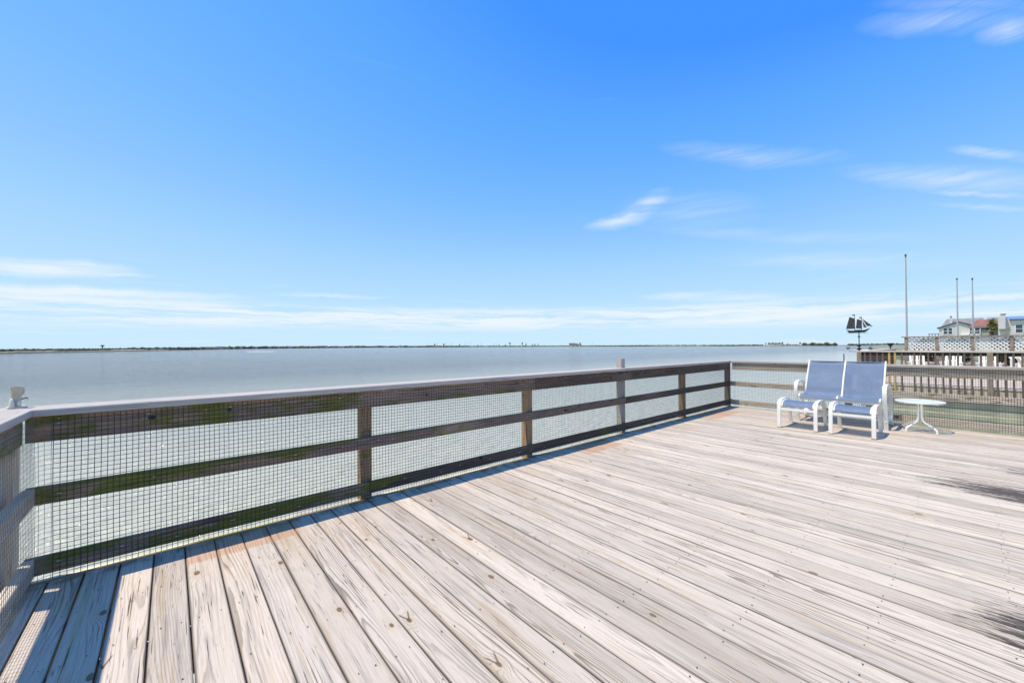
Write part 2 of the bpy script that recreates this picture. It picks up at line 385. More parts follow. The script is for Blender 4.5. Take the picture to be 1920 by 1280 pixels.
for i in range(len(seams)-1):
    g0 = gaps[i] if i < len(gaps) else random.choice((.0045, .0055, .0065))
    g1 = gaps[i+1] if i+1 < len(gaps) else .0032
    wd = round(seams[i+1]-seams[i]-(g0+g1)/2, 3)
    key = (wd, random.randrange(2))
    if key not in vmesh: vmesh[key] = lumber_mesh('plank', DEPTH, wd, .038, 'y', M['deck'], .004, 5, .0011)
    o = link('plank', vmesh[key], deck)
    o.location = ((seams[i]+seams[i+1])/2, -DEPTH+random.uniform(-.010, .007), -.019-.001+random.uniform(-.0016, .0016))
    o.rotation_euler.y = random.uniform(-.006, .006)
nl = MB()
for i in range(len(seams)-1):
    xc = (seams[i]+seams[i+1])/2
    for k in range(14):
        y = -.06-.406*k
        for s in (-1, 1):
            if random.random() < .16: continue
            x = xc+s*random.uniform(.030, .046); yy = y+random.uniform(-.014, .014); r = random.uniform(.0026, .0038)
            nl.face([(x+r*math.cos(t*math.pi/3), yy+r*math.sin(t*math.pi/3), .0032) for t in range(6)])
tag(nl.build('nail_heads', M['nail'], deck), kind='stuff')

# ------------------------------------------------------------------ railings
H = .914
def piece(name, parent, a0, a1, axis, c1, c2, w, t, mat, ch=.004, segs=1, warp=0):
    """board along axis from a0 to a1 (c1,c2 the other coordinates of its centre, w,t the sizes along them)"""
    me = lumber_mesh(name, a1-a0, w, t, axis, mat, ch, segs, warp)
    o = link(name, me, parent)
    o.location = {'x': (a0, c1, c2), 'y': (c1, a0, c2), 'z': (c1, c2, a0)}[axis]
    return o
def wire_sheet(path, z0, z1, step=.0254, r=.0015, sag=.0034, seed=1):
    """square welded mesh hung along a polyline path (x,y)"""
    rnd = random.Random(seed)
    P = [Vector((*p, 0)) for p in path]; S = [0]
    for i in range(1, len(P)): S.append(S[-1]+(P[i]-P[i-1]).length)
    def at(s):
        for i in range(1, len(S)):
            if s <= S[i] or i == len(S)-1:
                k = (s-S[i-1])/max(1e-9, S[i]-S[i-1]); return P[i-1].lerp(P[i], k), (P[i]-P[i-1]).normalized()
    ph = [rnd.uniform(0, 6.28) for _ in range(6)]
    def pos(s, z):
        p, d = at(s); n = Vector((-d.y, d.x, 0))
        o = sag*(math.sin(s*1.9+ph[0]+z*3)+.6*math.sin(s*5.3+ph[1]-z*6)+.4*math.sin(z*11+ph[2]+s))
        dzz = .0018*math.sin(s*2.7+ph[3])+.0012*math.sin(s*7.1+ph[4])
        dss = .0015*math.sin(z*9+ph[5]+s*4)
        return p+n*o+d*dss+Vector((0, 0, z+dzz))
    b = MB()
    def wire(pts):
        rings = []
        for k, p in enumerate(pts):
            t = (pts[min(k+1, len(pts)-1)]-pts[max(k-1, 0)]).normalized()
            ref = Vector((0, 0, 1)) if abs(t.z) < .8 else Vector((1, 0, 0))
            x = t.cross(ref).normalized(); y = x.cross(t)
            rings.append([p+x*r, p+y*r, p-x*r, p-y*r])
        b.loft(rings, caps=False)
    nz = int((z1-z0)/step); L = S[-1]
    for i in range(int(L/step)+1):
        s = i*step; wire([pos(s, z0+(z1-z0)*k/6) for k in range(7)])
    ns = max(2, int(L/.08))
    brk = sorted(set([L*k/ns for k in range(ns+1)]+S))
    for j in range(nz+1):
        wire([pos(s, z0+j*step) for s in brk])
    return b

# long railing over the water
rl = empty('deck_railing', (0, 0, 0))
tag(rl, 'long dark weathered timber railing with wire mesh along the open water', 'railing', 'railings round the deck')
posts_x = [1.83*i for i in range(1, 6)]
for i, x in enumerate(posts_x):
    if i < 4: piece('post', rl, -1.0, 1.045 if i == 2 else .875, 'z', x-.045, .086, .089, .089, M['post_z'] if i != 2 else M['cap_z'])
piece('post', rl, -1.0, .875, 'z', LX+.085, .086, .089, .089, M['rail_z'])
piece('post', rl, -2.6, .875, 'z', -.115, .095, .14, .14, M['far_z'])
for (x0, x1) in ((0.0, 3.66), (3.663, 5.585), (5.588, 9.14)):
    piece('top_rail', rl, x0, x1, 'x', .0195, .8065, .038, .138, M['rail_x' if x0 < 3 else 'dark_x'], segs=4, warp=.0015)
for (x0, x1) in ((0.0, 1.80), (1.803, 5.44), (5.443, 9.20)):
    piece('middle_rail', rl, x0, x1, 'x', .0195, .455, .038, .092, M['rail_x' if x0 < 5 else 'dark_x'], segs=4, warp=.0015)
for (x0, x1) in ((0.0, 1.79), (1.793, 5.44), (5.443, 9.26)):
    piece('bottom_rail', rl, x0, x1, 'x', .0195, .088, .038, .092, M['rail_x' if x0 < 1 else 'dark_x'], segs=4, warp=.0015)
def cap(parent, poly_or, mat, name='cap_board'):
    """cap board from a plan outline (mitred ends), eased top edge"""
    z0, z1, e = .876, .914, .006
    c = Vector((sum(p[0] for p in poly_or)/len(poly_or), sum(p[1] for p in poly_or)/len(poly_or)))
    def inset(k):
        out = []
        n = len(poly_or)
        for i in range(n):
            p0, p1, p2 = (Vector(poly_or[(i+d) % n]) for d in (-1, 0, 1))
            d1 = (p1-p0).normalized(); d2 = (p2-p1).normalized()
            n1 = Vector((-d1.y, d1.x)); n2 = Vector((-d2.y, d2.x)); bis = (n1+n2); bis = bis/ max(.2, bis.dot(n1))
            out.append(p1+bis*k)
        return out
    b = MB()
    b.loft([[(*p, z0) for p in inset(e*.5)], [(*p, z0+e*.5) for p in inset(0)], [(*p, z1-e) for p in inset(0)], [(*p, z1-e*.3) for p in inset(e*.3)], [(*p, z1) for p in inset(e)]])
    o = b.mesh(name, mat); 
    ob = link(name, o, parent); return ob
W1 = .20
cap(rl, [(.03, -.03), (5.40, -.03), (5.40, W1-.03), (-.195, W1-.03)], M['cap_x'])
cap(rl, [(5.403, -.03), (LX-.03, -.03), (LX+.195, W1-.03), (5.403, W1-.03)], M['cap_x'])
for (kx0, kz0, kr0) in ((.487, .816, .016), (.863, .822, .012), (2.31, .80, .010), (1.42, .470, .010)):
    b = MB(); b.loft([[(kx0+math.cos(t)*kr0*q*1.25, -.0006, kz0+math.sin(t)*kr0*q*.8) for t in [6.2832*k/12 for k in range(12)]] for q in (1.0, .55)], caps=False)
    b.face([(kx0+math.cos(t)*kr0*.55*1.25, -.0006, kz0+math.sin(t)*kr0*.55*.8) for t in [6.2832*k/12 for k in range(12)]])
    b.build('knot_hole', M['black'], rl)
wm = wire_sheet([(.098, -.004), (LX-.006, -.004)], .012, .872, seed=3)
tag(wm.build('wire_mesh', M['wire'], rl), kind='stuff')
def staples(parent, axis, rng, const, zs, seed):
    rnd_ = random.Random(seed); b = MB()
    for z in zs:
        t = rng[0]
        while t < rng[1]:
            zz = z+rnd_.uniform(-.012, .012); l = rnd_.uniform(.007, .012)
            if axis == 'x': b.box(t-l, t+l, const-.0035, const, zz, zz+.0028)
            else: b.box(const-.0035, const, t-l, t+l, zz, zz+.0028)
            t += rnd_.uniform(.12, .42)
    tag(b.build('staples', M['galvwire'], parent), kind='stuff')
M['galvwire'] = plain('galvanised_wire', (.55, .55, .54), .35, .3, .5)
staples(rl, 'x', (.12, 9.0), .0002, (.862, .84, .455, .088), 4)
# short railing at the left, parallel with the boards
r2 = empty('deck_railing', (0, 0, 0))
tag(r2, 'near timber railing with wire mesh cut off by the left picture edge', 'railing', 'railings round the deck')
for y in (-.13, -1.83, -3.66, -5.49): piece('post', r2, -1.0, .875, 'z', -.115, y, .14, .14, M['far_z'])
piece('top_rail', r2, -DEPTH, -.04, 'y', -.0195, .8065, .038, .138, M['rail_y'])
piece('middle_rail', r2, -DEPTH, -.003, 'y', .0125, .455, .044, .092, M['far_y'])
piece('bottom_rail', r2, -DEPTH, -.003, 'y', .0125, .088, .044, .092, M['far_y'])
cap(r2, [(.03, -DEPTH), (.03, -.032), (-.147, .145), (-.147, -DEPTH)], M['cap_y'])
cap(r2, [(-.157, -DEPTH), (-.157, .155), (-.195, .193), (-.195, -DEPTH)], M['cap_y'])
arc = [(.040+.058*(1-math.sin(t)), -.004-.058*(1-math.cos(t))) for t in [math.pi/2*k/6 for k in range(7)]]
wm = wire_sheet([(.040, -DEPTH), ]+[tuple(p) for p in arc[::-1]], .012, .872, r=.0009, seed=5)
M['dullwire'] = plain('dull_wire', (.17, .17, .17), .4, .2, .5)
tag(wm.build('wire_mesh', M['dullwire'], r2), kind='stuff')
# far railing behind the furniture
r3 = empty('deck_railing', (LX, 0, 0))
tag(r3, 'sunlit timber railing with wire mesh behind the sling seats and table', 'railing', 'railings round the deck')
for y in (-1.83, -3.70, -5.49): piece('post', r3, -1.0, .875, 'z', .086, y, .089, .089, M['rail_z'])
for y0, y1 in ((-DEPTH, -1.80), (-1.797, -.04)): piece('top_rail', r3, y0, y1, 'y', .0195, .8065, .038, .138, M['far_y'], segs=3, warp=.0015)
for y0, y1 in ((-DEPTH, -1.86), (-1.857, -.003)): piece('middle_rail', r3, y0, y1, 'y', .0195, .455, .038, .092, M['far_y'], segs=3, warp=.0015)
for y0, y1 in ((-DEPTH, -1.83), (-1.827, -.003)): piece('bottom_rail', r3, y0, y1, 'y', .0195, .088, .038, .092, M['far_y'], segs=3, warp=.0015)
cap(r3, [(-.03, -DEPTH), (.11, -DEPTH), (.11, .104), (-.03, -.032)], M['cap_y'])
wm = wire_sheet([(-.006, -DEPTH), (-.006, -.012)], .012, .872, seed=7)
tag(wm.build('wire_mesh', M['wire'], r3), kind='stuff')

staples(r3, 'y', (-6.0, -.1), .0002, (.862, .455, .088), 9)

# ------------------------------------------------------------------ patio furniture
def sling_mat():
    mt, g, bs = new_mat('blue_sling_mesh')
    tcd = g.node('ShaderNodeTexCoord').outputs['Object']; x, y, z = g.sep(tcd)
    n = g.noise(g.vec(g.mul(x, 30), g.mul(y, 160), g.mul(z, 30)), 1, 2)
    n2 = g.noise(tcd, 6, 3)
    c = g.mix(n, (.115, .175, .285), (.170, .240, .365)); c = g.mix(g.mul(g.step(n2, .4, .7), .25), c, (.25, .31, .42))
    g.put(bs.inputs['Base Color'], c); g.put(bs.inputs['Roughness'], .6); g.put(bs.inputs['Specular IOR Level'], .3)
    tr = g.node('ShaderNodeBsdfTransparent'); mx = g.node('ShaderNodeMixShader'); mx.inputs[0].default_value = .30
    g.l.new(bs.outputs[0], mx.inputs[1]); g.l.new(tr.outputs[0], mx.inputs[2])
    g.l.new(mx.outputs[0], g.n['Material Output'].inputs[0])
    return mt
M['sling'] = sling_mat()
def sheet(path, y0, y1, t, mat, name, parent, sag=.012, ny=7):
    """fabric stretched between two side rails; path of (x,z), solid thickness t, hammocked across"""
    top = []; bot = []
    for (x, z), (nx, nz) in path:
        r1 = []; r0 = []
        for k in range(ny):
            f = k/(ny-1); d = sag*4*f*(1-f); y = y0+(y1-y0)*f
            r1.append((x-nx*d, y, z-nz*d)); r0.append((x-nx*(d+t), y, z-nz*(d+t)))
        top.append(r1); bot.append(r0)
    b = MB(); b.loft([r+r0[::-1] for r, r0 in zip(top, bot)])
    return b.build(name, mat, parent, smooth=True)
def with_normals(pts):
    out = []
    for k, p in enumerate(pts):
        a, b = pts[max(k-1, 0)], pts[min(k+1, len(pts)-1)]
        dx_, dz_ = b[0]-a[0], b[1]-a[1]; l = math.hypot(dx_, dz_); out.append((p, (-dz_/l, dx_/l)))
    return out
def curve(pts, n=4):
    """Catmull-Rom through 2-D points"""
    P = [pts[0]]+list(pts)+[pts[-1]]; out = []
    for i in range(1, len(P)-2):
        for k in range(n):
            t = k/n
            out.append(tuple(.5*((2*P[i][d])+(-P[i-1][d]+P[i+1][d])*t+(2*P[i-1][d]-5*P[i][d]+4*P[i+1][d]-P[i+2][d])*t*t+(-P[i-1][d]+3*P[i][d]-3*P[i+1][d]+P[i+2][d])*t**3) for d in (0, 1)))
    out.append(tuple(pts[-1])); return out
def ottoman(loc, label, rz=0):
    o = empty('ottoman', loc, rz)
    tag(o, label, 'ottoman', 'footstools in front of the sling loveseat')
    path = [(0, 0), (0, .15), (.002, .27), (.018, .345), (.065, .392), (.14, .408), (.30, .408), (.41, .392), (.475, .345), (.515, .26), (.55, .13), (.585, 0)]
    cp = [(0, 0), (0, .2)]+curve(path[2:10], 4)+[(.55, .13), (.585, 0)]
    for s in (-1, 1):
        b = MB(); b.band([(x, s*.222, z) for x, z in cp], (0, 1, 0), .046, .024)
        ob = b.build('side_frame', M['white'], o, smooth=True)
        for x in (-.014, .572):
            f = MB(); f.box(x, x+.028, s*.222-.024, s*.222+.024, 0, .008); f.build('foot_pad', M['rub'], ob)
    sp = curve([(.022, .318), (.05, .362), (.11, .388), (.20, .392), (.30, .390), (.40, .372), (.45, .335)], 3)
    sheet(with_normals(sp), .185, -.185, .003, M['sling'], 'sling', o, .010)
    for s in (-1, 1):
        b = MB(); b.tube([(x, s*.190, z) for x, z in sp], .0085, 6); b.build('sling_rail', M['white'], o, smooth=True)
    b = MB(); b.box(-.004, .014, -.199, .199, .262, .295); b.build('cross_bar', M['white'], o)
    b = MB(); b.box(.497, .515, -.199, .199, .262, .295); b.build('cross_bar', M['white'], o)
    return o
ottoman((7.475, -1.522, 0), 'white framed footstool with blue sling nearer the water railing')
ottoman((7.478, -2.134, 0), 'white framed footstool with blue sling nearer the round side table')

lv = empty('loveseat', (8.55, -1.858, 0))
tag(lv, 'white framed two seat patio glider with blue sling seats and backs', 'loveseat')
OX = 8.55
prof = curve([(8.195-OX, .408), (8.225-OX, .438), (8.30-OX, .436), (8.42-OX, .416), (8.50-OX, .412), (8.545-OX, .44), (8.60-OX, .53), (8.72-OX, .74), (8.86-OX, .955)], 4)
for yc in (.239, -.239):
    sheet(with_normals(prof), yc+.224, yc-.224, .003, M['sling'], 'sling', lv, .014, 9)
for y in (.478, .0, -.478):
    b = MB(); b.tube([(x, y*.998, z) for x, z in prof]+[(8.866-OX, y*.998, .967)], .0125, 8); b.build('frame_rail', M['white'], lv, smooth=True)
b = MB()
for y0, y1 in ((.014, .466), (-.466, -.014)): b.tube([(8.862-OX, y0, .948), (8.862-OX, y1, .948)], .010, 8)
b.build('top_bar', M['sling'], lv, smooth=True)
b = MB(); b.box(8.232-OX, 8.262-OX, -.495, .495, .358, .402); b.build('front_bar', M['white'], lv)
b = MB(); b.box(8.205-OX, 8.285-OX, -.034, .034, .402, .425); b.tube([(8.225-OX, 0, .42), (8.225-OX, 0, .452)], .014, 8); b.build('seat_bracket', M['white'], lv)
b = MB(); b.box(8.56-OX, 8.59-OX, -.495, .495, .34, .38); b.build('rear_bar', M['white'], lv)
arm = [(8.335, 0), (8.30, .14), (8.262, .30), (8.225, .46), (8.222, .55), (8.25, .612), (8.33, .636), (8.47, .638), (8.62, .620), (8.75, .560), (8.835, .44), (8.868, .30), (8.85, .17), (8.80, .085), (8.83, .02), (8.90, .012)]
ap = curve([(x-OX, z) for x, z in arm], 4)
for s in (-1, 1):
    b = MB(); b.band([(x, s*.525, z) for x, z in ap], (0, 1, 0), .050, .024); b.build('arm', M['white'], lv, smooth=True)
    b = MB(); b.tube([(8.29-OX, s*.525, .13), (8.56-OX, s*.525, .10), (8.82-OX, s*.525, .11)], .013, 8); b.build('base_rail', M['white'], lv, smooth=True)
b = MB(); b.box(8.545-OX, 8.575-OX, -.50, .50, .085, .115); b.build('base_bar', M['white'], lv)
b = MB(); b.box(8.80-OX, 8.825-OX, -.50, .50, .10, .13); b.build('base_bar', M['white'], lv)
for s in (-1, 1):
    b = MB(); b.box(8.44-OX, 8.47-OX, s*.485-.006, s*.485+.006, .10, .37); b.build('glider_link', M['white'], lv)

# round side table
tb = empty('side_table', (8.62, -2.705, 0), R(8))
tag(tb, 'small round white metal side table with glass top beside the loveseat', 'table')
def glass_mat():
    mt, g, bs = new_mat('table_glass')
    g.put(bs.inputs['Base Color'], (.75, .82, .82)); g.put(bs.inputs['Roughness'], .18)
    tr = g.node('ShaderNodeBsdfTransparent'); tr.inputs[0].default_value = (.86, .93, .92, 1); mx = g.node('ShaderNodeMixShader')
    fr = g.node('ShaderNodeFresnel'); fr.inputs[0].default_value = 1.5
    g.put(mx.inputs[0], g.m('ADD', g.mul(fr.outputs[0], .9), .10))
    g.l.new(tr.outputs[0], mx.inputs[1]); g.l.new(bs.outputs[0], mx.inputs[2]); g.l.new(mx.outputs[0], g.n['Material Output'].inputs[0])
    tcd = g.node('ShaderNodeTexCoord').outputs['Object']
    bp = g.node('ShaderNodeBump'); bp.inputs['Strength'].default_value = .3; bp.inputs['Distance'].default_value = .003
    g.put(bp.inputs['Height'], g.noise(tcd, 60, 2)); g.l.new(bp.outputs[0], bs.inputs['Normal'])
    return mt
M['glass'] = glass_mat()
b = MB(); rim = []
for k in range(49):
    t = 2*math.pi*k/48; rim.append((math.cos(t), math.sin(t)))
prof2 = [(.240, .405), (.252, .404), (.256, .408), (.256, .424), (.252, .428), (.240, .427)]
b.loft([[(c*r, s_*r, z) for r, z in prof2] for c, s_ in rim], caps=False); b.build('table_rim', M['white'], tb, smooth=True)
b = MB(); b.lathe([(.2395, .414), (.2395, .420)], n=48); b.build('glass_top', M['glass'], tb)
for k in range(4):
    t = R(45+90*k); ux, uy = math.cos(t), math.sin(t)
    rz_ = [(.225, .402), (.10, .400), (.045, .392), (.026, .36), (.024, .26), (.026, .185), (.05, .135), (.11, .10), (.165, .072), (.195, .055), (.212, .036), (.215, .004)]
    b = MB(); b.tube([(ux*r, uy*r, z) for r, z in curve(rz_, 3)], .0115, 8); lg = b.build('leg', M['white'], tb, smooth=True)
    f = MB(); f.lathe([(.014, 0), (.014, .014)], (ux*.215, uy*.215, 0), 10); f.build('foot', M['white'], lg)

# rod holder on the cap at the left corner
rh = empty('rod_holder', (-.052, .118, .914), R(20)); rh.scale = (.58, .58, 1.0)
tag(rh, 'beige plastic fishing rod holder screwed to the railing corner', 'rod holder')
b = MB(); b.box(-.055, .062, -.042, .042, .0005, .009); b.build('base_plate', M['beige2'], rh)
b = MB(); b.loft([[(math.cos(t)*r+dx_, math.sin(t)*r, z) for t in [2*math.pi*k/20 for k in range(20)]] for r, z, dx_ in
    ((.030, .009, 0), (.031, .05, .001), (.036, .085, .003), (.041, .102, .004), (.043, .108, .004), (.044, .113, .004), (.038, .113, .004), (.034, .085, .003), (.027, .05, .001), (.026, .02, 0))], caps=False)
b.build('tube', M['beige'], rh, smooth=True)
b = MB(); b.loft([[(-.03+math.cos(t)*r*.75, -.028+math.sin(t)*r, z) for t in [2*math.pi*k/14 for k in range(14)]] for r, z in ((.026, .009), (.024, .03), (.018, .046), (.008, .054))]); b.build('clamp_shell', M['beige2'], rh, smooth=True)
b = MB(); b.lathe([(.004, -.016), (.012, -.011), (.016, 0), (.012, .011), (.004, .016)], (.012, -.036, .026), 12); b.build('locking_knob', M['beige2'], rh, smooth=True)
b = MB(); b.tube([(.028, 0, .045), (.062, .004, .052), (.070, .004, .046)], .0035, 6); b.build('release_lever', M['rub'], rh, smooth=True)
b = MB(); b.box(.036, .048, -.014, .014, .072, .100); b.build('rim_flange', M['beige'], rh)

# ------------------------------------------------------------------ neighbouring deck
XN, ZN = 16.2, .104
NPAL = dict(FARPAL); 
M['nb_z'] = plain('neighbour_baluster', (.14, .095, .070), .8, vary=.35, bscale=14)
M['nb_rail'] = plain('neighbour_rail', (.28, .21, .16), .8, vary=.3, bscale=10)
M['nb_cap'] = plain('neighbour_cap', (.64, .56, .47), .8, vary=.15, bscale=8)
M['nb_floor'] = wood('neighbour_floor', 'x', DECKPAL, grain=.4, knots=.1)
M['yellow_timber'] = plain('new_yellow_lumber', (.52, .33, .10), .7, vary=.2, bscale=20)
M['bulk'] = plain('green_treated_bulkhead', (.36, .355, .255), .85, vary=.3, bscale=6)
nd = empty('neighbour_deck', (XN, -1.0, 0))
tag(nd, 'neighbouring timber deck with dark baluster railing beyond the round table', 'deck')
by = [-1.416, -1.521, -1.62, -1.739, -1.834, -1.945, -2.041, -2.152, -2.353, -2.454, -2.569, -2.675, -2.788, -2.889, -3.003, -3.09, -3.193, -3.314, -3.435, -3.528, -3.633, -3.732, -3.841]
by = [-3.1978+(y+3.1978)*((XN-.5663)/(13.2-.5663))+1.0 for y in by]
while by[-1] > -7.8: by.append(by[-1]-.13)
bm_ = lumber_mesh('baluster', 1.10, .038, .038, 'z', M['nb_z']); bmy = lumber_mesh('baluster', 1.10, .045, .045, 'z', M['yellow_timber'])
bpost = lumber_mesh('post', 1.10, .10, .10, 'z', M['nb_rail'])
for i, y in enumerate(by):
    me = bmy if i in (5, 6) else (bpost if i in (0, 18, 35, 52) else bm_)
    o = link('post' if me is bpost else 'baluster', me, nd, (-.022, y, -.095))
    if i in (5, 6): o['label'] = 'fresh yellow replacement baluster'
for k in range(1, 62):                                               # side towards the water
    link('baluster', bm_, nd, (.13*k, .02, -.095))
M['nb_shade'] = plain('cap_shade_top_rail', (.055, .045, .042), .8, vary=.3, bscale=10)  # front top rail: shade of the cap overhang painted into its colour
b = MB(); b.box(.0, .04, -8, -.03, .915, 1.005); b.build('top_rail', M['nb_shade'], nd)
b = MB(); b.box(.0, 8.2, -.04, 0, .915, 1.005); b.build('top_rail', M['nb_rail'], nd)
b = MB(); b.box(-.06, .09, -8, .06, 1.007, 1.046); b.build('cap_board', M['nb_cap'], nd)
b = MB(); b.box(.092, 8.3, -.08, .26, 1.007, 1.042); b.build('cap_board', M['nb_cap'], nd)
b = MB(); b.box(0, .05, -8, 0, -.28, ZN-.036); b.build('rim_board', M['far_y'], nd)
b = MB(); b.box(.052, 8.2, -.05, 0, -.28, ZN-.036); b.build('rim_board', M['nb_rail'], nd)
pm = lumber_mesh('plank', 8.0, .137, .034, 'y', M['nb_floor'])
for k in range(57):
    o = link('plank', pm, nd, (.05+.144*k, -8.0, ZN-.017+random.uniform(-.001, .001)))
bk = MB()
pl = lumber_mesh('plank', 8.0, .05, .138, 'y', M['bulk'], .014)
for k in range(12): link('plank', pl, nd, (.09+.008*(k % 2)+random.uniform(-.006, .006), -8.0, -.37-.156*k))
for k in range(5):
    link('pile', lumber_mesh('pile', 2.9, .2, .2, 'z', M['bulk']) if k == 0 else bpile, nd, (.25, -.2-1.8*k, -3.2)) if k == 0 else link('pile', bpile, nd, (.25, -.2-1.8*k, -3.2))
    if k == 0: bpile = bpy.data.objects['pile'].data
for k in range(4): link('pile', bpile, nd, (2.2+1.9*k, -.2, -3.2))

# white slatted chairs standing on it
def slat_chair():
    o = empty('patio_chair', (0, 0, 0))
    for k in range(5):
        b = MB(); b.box(-.20+.085*k, -.125+.085*k, -.25, .25, .395-.012*k, .415-.012*k); b.build('seat_slat', M['white'], o)
    for k in range(5):
        y = -.2+.1*k; b = MB()
        b.loft([[(.18, y-.036, .34), (.20, y-.036, .34), (.20, y+.036, .34), (.18, y+.036, .34)], [(.37, y-.036, .95+.02*(2-abs(k-2))), (.39, y-.036, .95+.02*(2-abs(k-2))), (.39, y+.036, .95+.02*(2-abs(k-2))), (.37, y+.036, .95+.02*(2-abs(k-2)))]]); b.build('back_slat', M['white'], o)
    for s in (-1, 1):
        b = MB(); b.box(-.24, .36, s*.29-.045, s*.29+.045, .60, .622); b.build('arm', M['white'], o)
        for x in (-.2, .28):
            b = MB(); b.box(x-.02, x+.02, s*.27-.03, s*.27+.03, 0, .60); b.build('leg', M['white'], o)
    b = MB(); b.box(.29, .30, -.24, .24, .66, .72); b.build('back_brace', M['white'], o)
    return o
def copy_tree(o, parent=None):
    c = o.copy(); COL.objects.link(c); c.parent = parent
    for ch in list(o.children): copy_tree(ch, c)
    return c
ch0 = slat_chair()
ch_spots = [(20.6, -1.95, 10, 'white slatted patio chair behind the yellow balusters next door'), (20.7, -2.75, -6, 'second white slatted patio chair from the yellow balusters next door'),
            (20.6, -3.55, 4, 'third white slatted patio chair from the yellow balusters next door'), (20.7, -4.3, -10, 'white slatted patio chair next door nearest the tilted slat lounger')]
for i, (x, y, rz, lab) in enumerate(ch_spots):
    o = ch0 if i == 0 else copy_tree(ch0)
    o.location = (x, y, ZN); o.rotation_euler.z = R(rz); o.scale = (.82, .82, .80); tag(o, lab, 'chair', 'white chairs on the neighbouring deck')
ll = empty('slat_lounger', (20.0, -4.6, ZN), R(90)); ll.scale = (.85, .85, .78)
tag(ll, 'white slatted lounger with raised back on the neighbouring deck by picture edge', 'lounger')
for k in range(8):
    b = MB(); b.loft([[(-.6+.12*k, -.32, .05), (-.52+.12*k, -.32, .05), (-.52+.12*k, -.30, .05), (-.6+.12*k, -.30, .05)], [(-.25+.12*k, .30, .95), (-.17+.12*k, .30, .95), (-.17+.12*k, .32, .95), (-.25+.12*k, .32, .95)]]); b.build('back_slat', M['white'], ll)
b = MB(); b.box(-.6, .7, -.34, -.321, .10, .16); b.build('frame_bar', M['white'], ll)
b = MB(); b.box(-.3, .8, .321, .34, .88, .94); b.build('frame_bar', M['white'], ll)
for s in (-.3, .75): 
    b = MB(); b.box(s-.025, s+.025, .341, .38, 0, .88); b.build('leg', M['white'], ll)

# weather vane on its corner post
wv = empty('weather_vane', (XN+.05, -.985, 1.046))
tag(wv, 'black metal schooner weather vane on the neighbouring deck corner post', 'weather vane')
k_ = 1.2375
def vy(px): return -( (px-1610)*.01224)           # local y from picture column at that distance
def vz(py): return 1.2308+(645.6-py)*.01243*1.0+.0-1.016+.0
b = MB(); b.tube([(0, 0, 0), (0, 0, .545)], .012, 8); b.lathe([(.012, .005), (.05, .02), (.055, .045), (.02, .075)], n=14); b.lathe([(.012, .395), (.03, .405), (.03, .425), (.012, .44)], n=12); b.lathe([(.012, .10), (.045, .135), (.06, .16), (.012, .165)], n=14); b.build('spindle', M['black'], wv, smooth=True)
b = MB()
b.tube([(0, .22, .075), (0, -.24, .075)], .006, 6); b.tube([(.24, 0, .08), (-.24, 0, .08)], .006, 6); b.build('compass_arms', M['black'], wv)
def letter(strokes, y0, name):
    b = MB()
    for (a, c) in strokes:
        va = Vector((0, y0-a[0], .030+a[1])); vc = Vector((0, y0-c[0], .030+c[1])); d = (vc-va).normalized(); n = Vector((1, 0, 0)).cross(d)*.007; xx = Vector((.004, 0, 0))
        b.loft([[va-n-xx, va+n-xx, va+n+xx, va-n+xx], [vc-n-xx, vc+n-xx, vc+n+xx, vc-n+xx]])
    b.build(name, M['black'], wv)
letter([((0, .085), (.022, 0)), ((.022, 0), (.042, .07)), ((.042, .07), (.062, 0)), ((.062, 0), (.084, .085))], .30, 'letter_w')
letter([((0, 0), (0, .085)), ((0, 0), (.06, 0)), ((0, .085), (.06, .085)), ((0, .043), (.045, .043))], -.24, 'letter_e')
def flat(pts, name, mat, t=.006):
    b = MB(); b.loft([[(-t, -y, z) for y, z in pts], [(t, -y, z) for y, z in pts]]); return b.build(name, mat, wv)
hullp = [(-.295, .632), (-.24, .608), (-.12, .600), (-.06, .618), (.02, .622), (.07, .608), (.13, .615), (.19, .640), (.255, .672), (.20, .60), (.13, .545), (-.23, .538)]
b = MB(); b.loft([[(-.03*abs(s), -y*(1 if s else 1), z) for y, z in hullp] if False else [(s*.018, -y, z) for y, z in hullp] for s in (-1, 1)]); hl_ = b.build('hull', M['black'], wv)
b = MB(); b.tube([(0, .285, .528), (0, -.205, .528)], .006, 6); b.build('keel_bar', M['black'], wv)
flat([(-.30, .655), (-.215, 1.02), (-.105, .972), (-.083, .655)], 'sail', M['sailmetal'])
flat([(-.068, .668), (-.040, .95), (.052, .91), (.074, .650)], 'sail', M['sailmetal'])
flat([(.078, .90), (.108, .690), (.182, .682)], 'sail', M['sailmetal'])
flat([(.082, .94), (.180, .730), (.300, .722)], 'sail', M['sailmetal'])
for y, z1 in ((-.094, 1.09), (.063, 1.01)):
    b = MB(); b.tube([(0, -y, .58), (0, -y-.0, z1)], .007, 6); mst = b.build('mast', M['black'], wv)
    b = MB(); b.loft([[(s*.003, -y, z1-.003), (s*.003, -y+.07, z1-.012), (s*.003, -y+.05, z1-.025), (s*.003, -y+.07, z1-.038), (s*.003, -y, z1-.035)] for s in (-1, 1)]); b.build('pennant', M['black'], mst)
b = MB(); b.tube([(0, -.07, .96), (0, -.31, .715)], .003, 5); b.tube([(0, -.30, .722), (0, -.25, .668)], .003, 5); b.build('rigging', M['black'], wv)

# bowl on the side rail
bw = empty('bowl_planter', (23.2, -.99, 1.042))
tag(bw, 'small black bowl planter on the neighbouring side rail right of the vane', 'planter')
b = MB(); b.lathe([(.03, .085), (.055, .12), (.085, .165), (.115, .225), (.118, .235), (.108, .235), (.07, .165)], n=20, caps=False); b.build('bowl', M['black'], bw, smooth=True)
b = MB(); b.lathe([(.05, 0), (.02, .02), (.02, .075), (.035, .09)], n=12); b.build('pedestal', M['black'], bw, smooth=True)
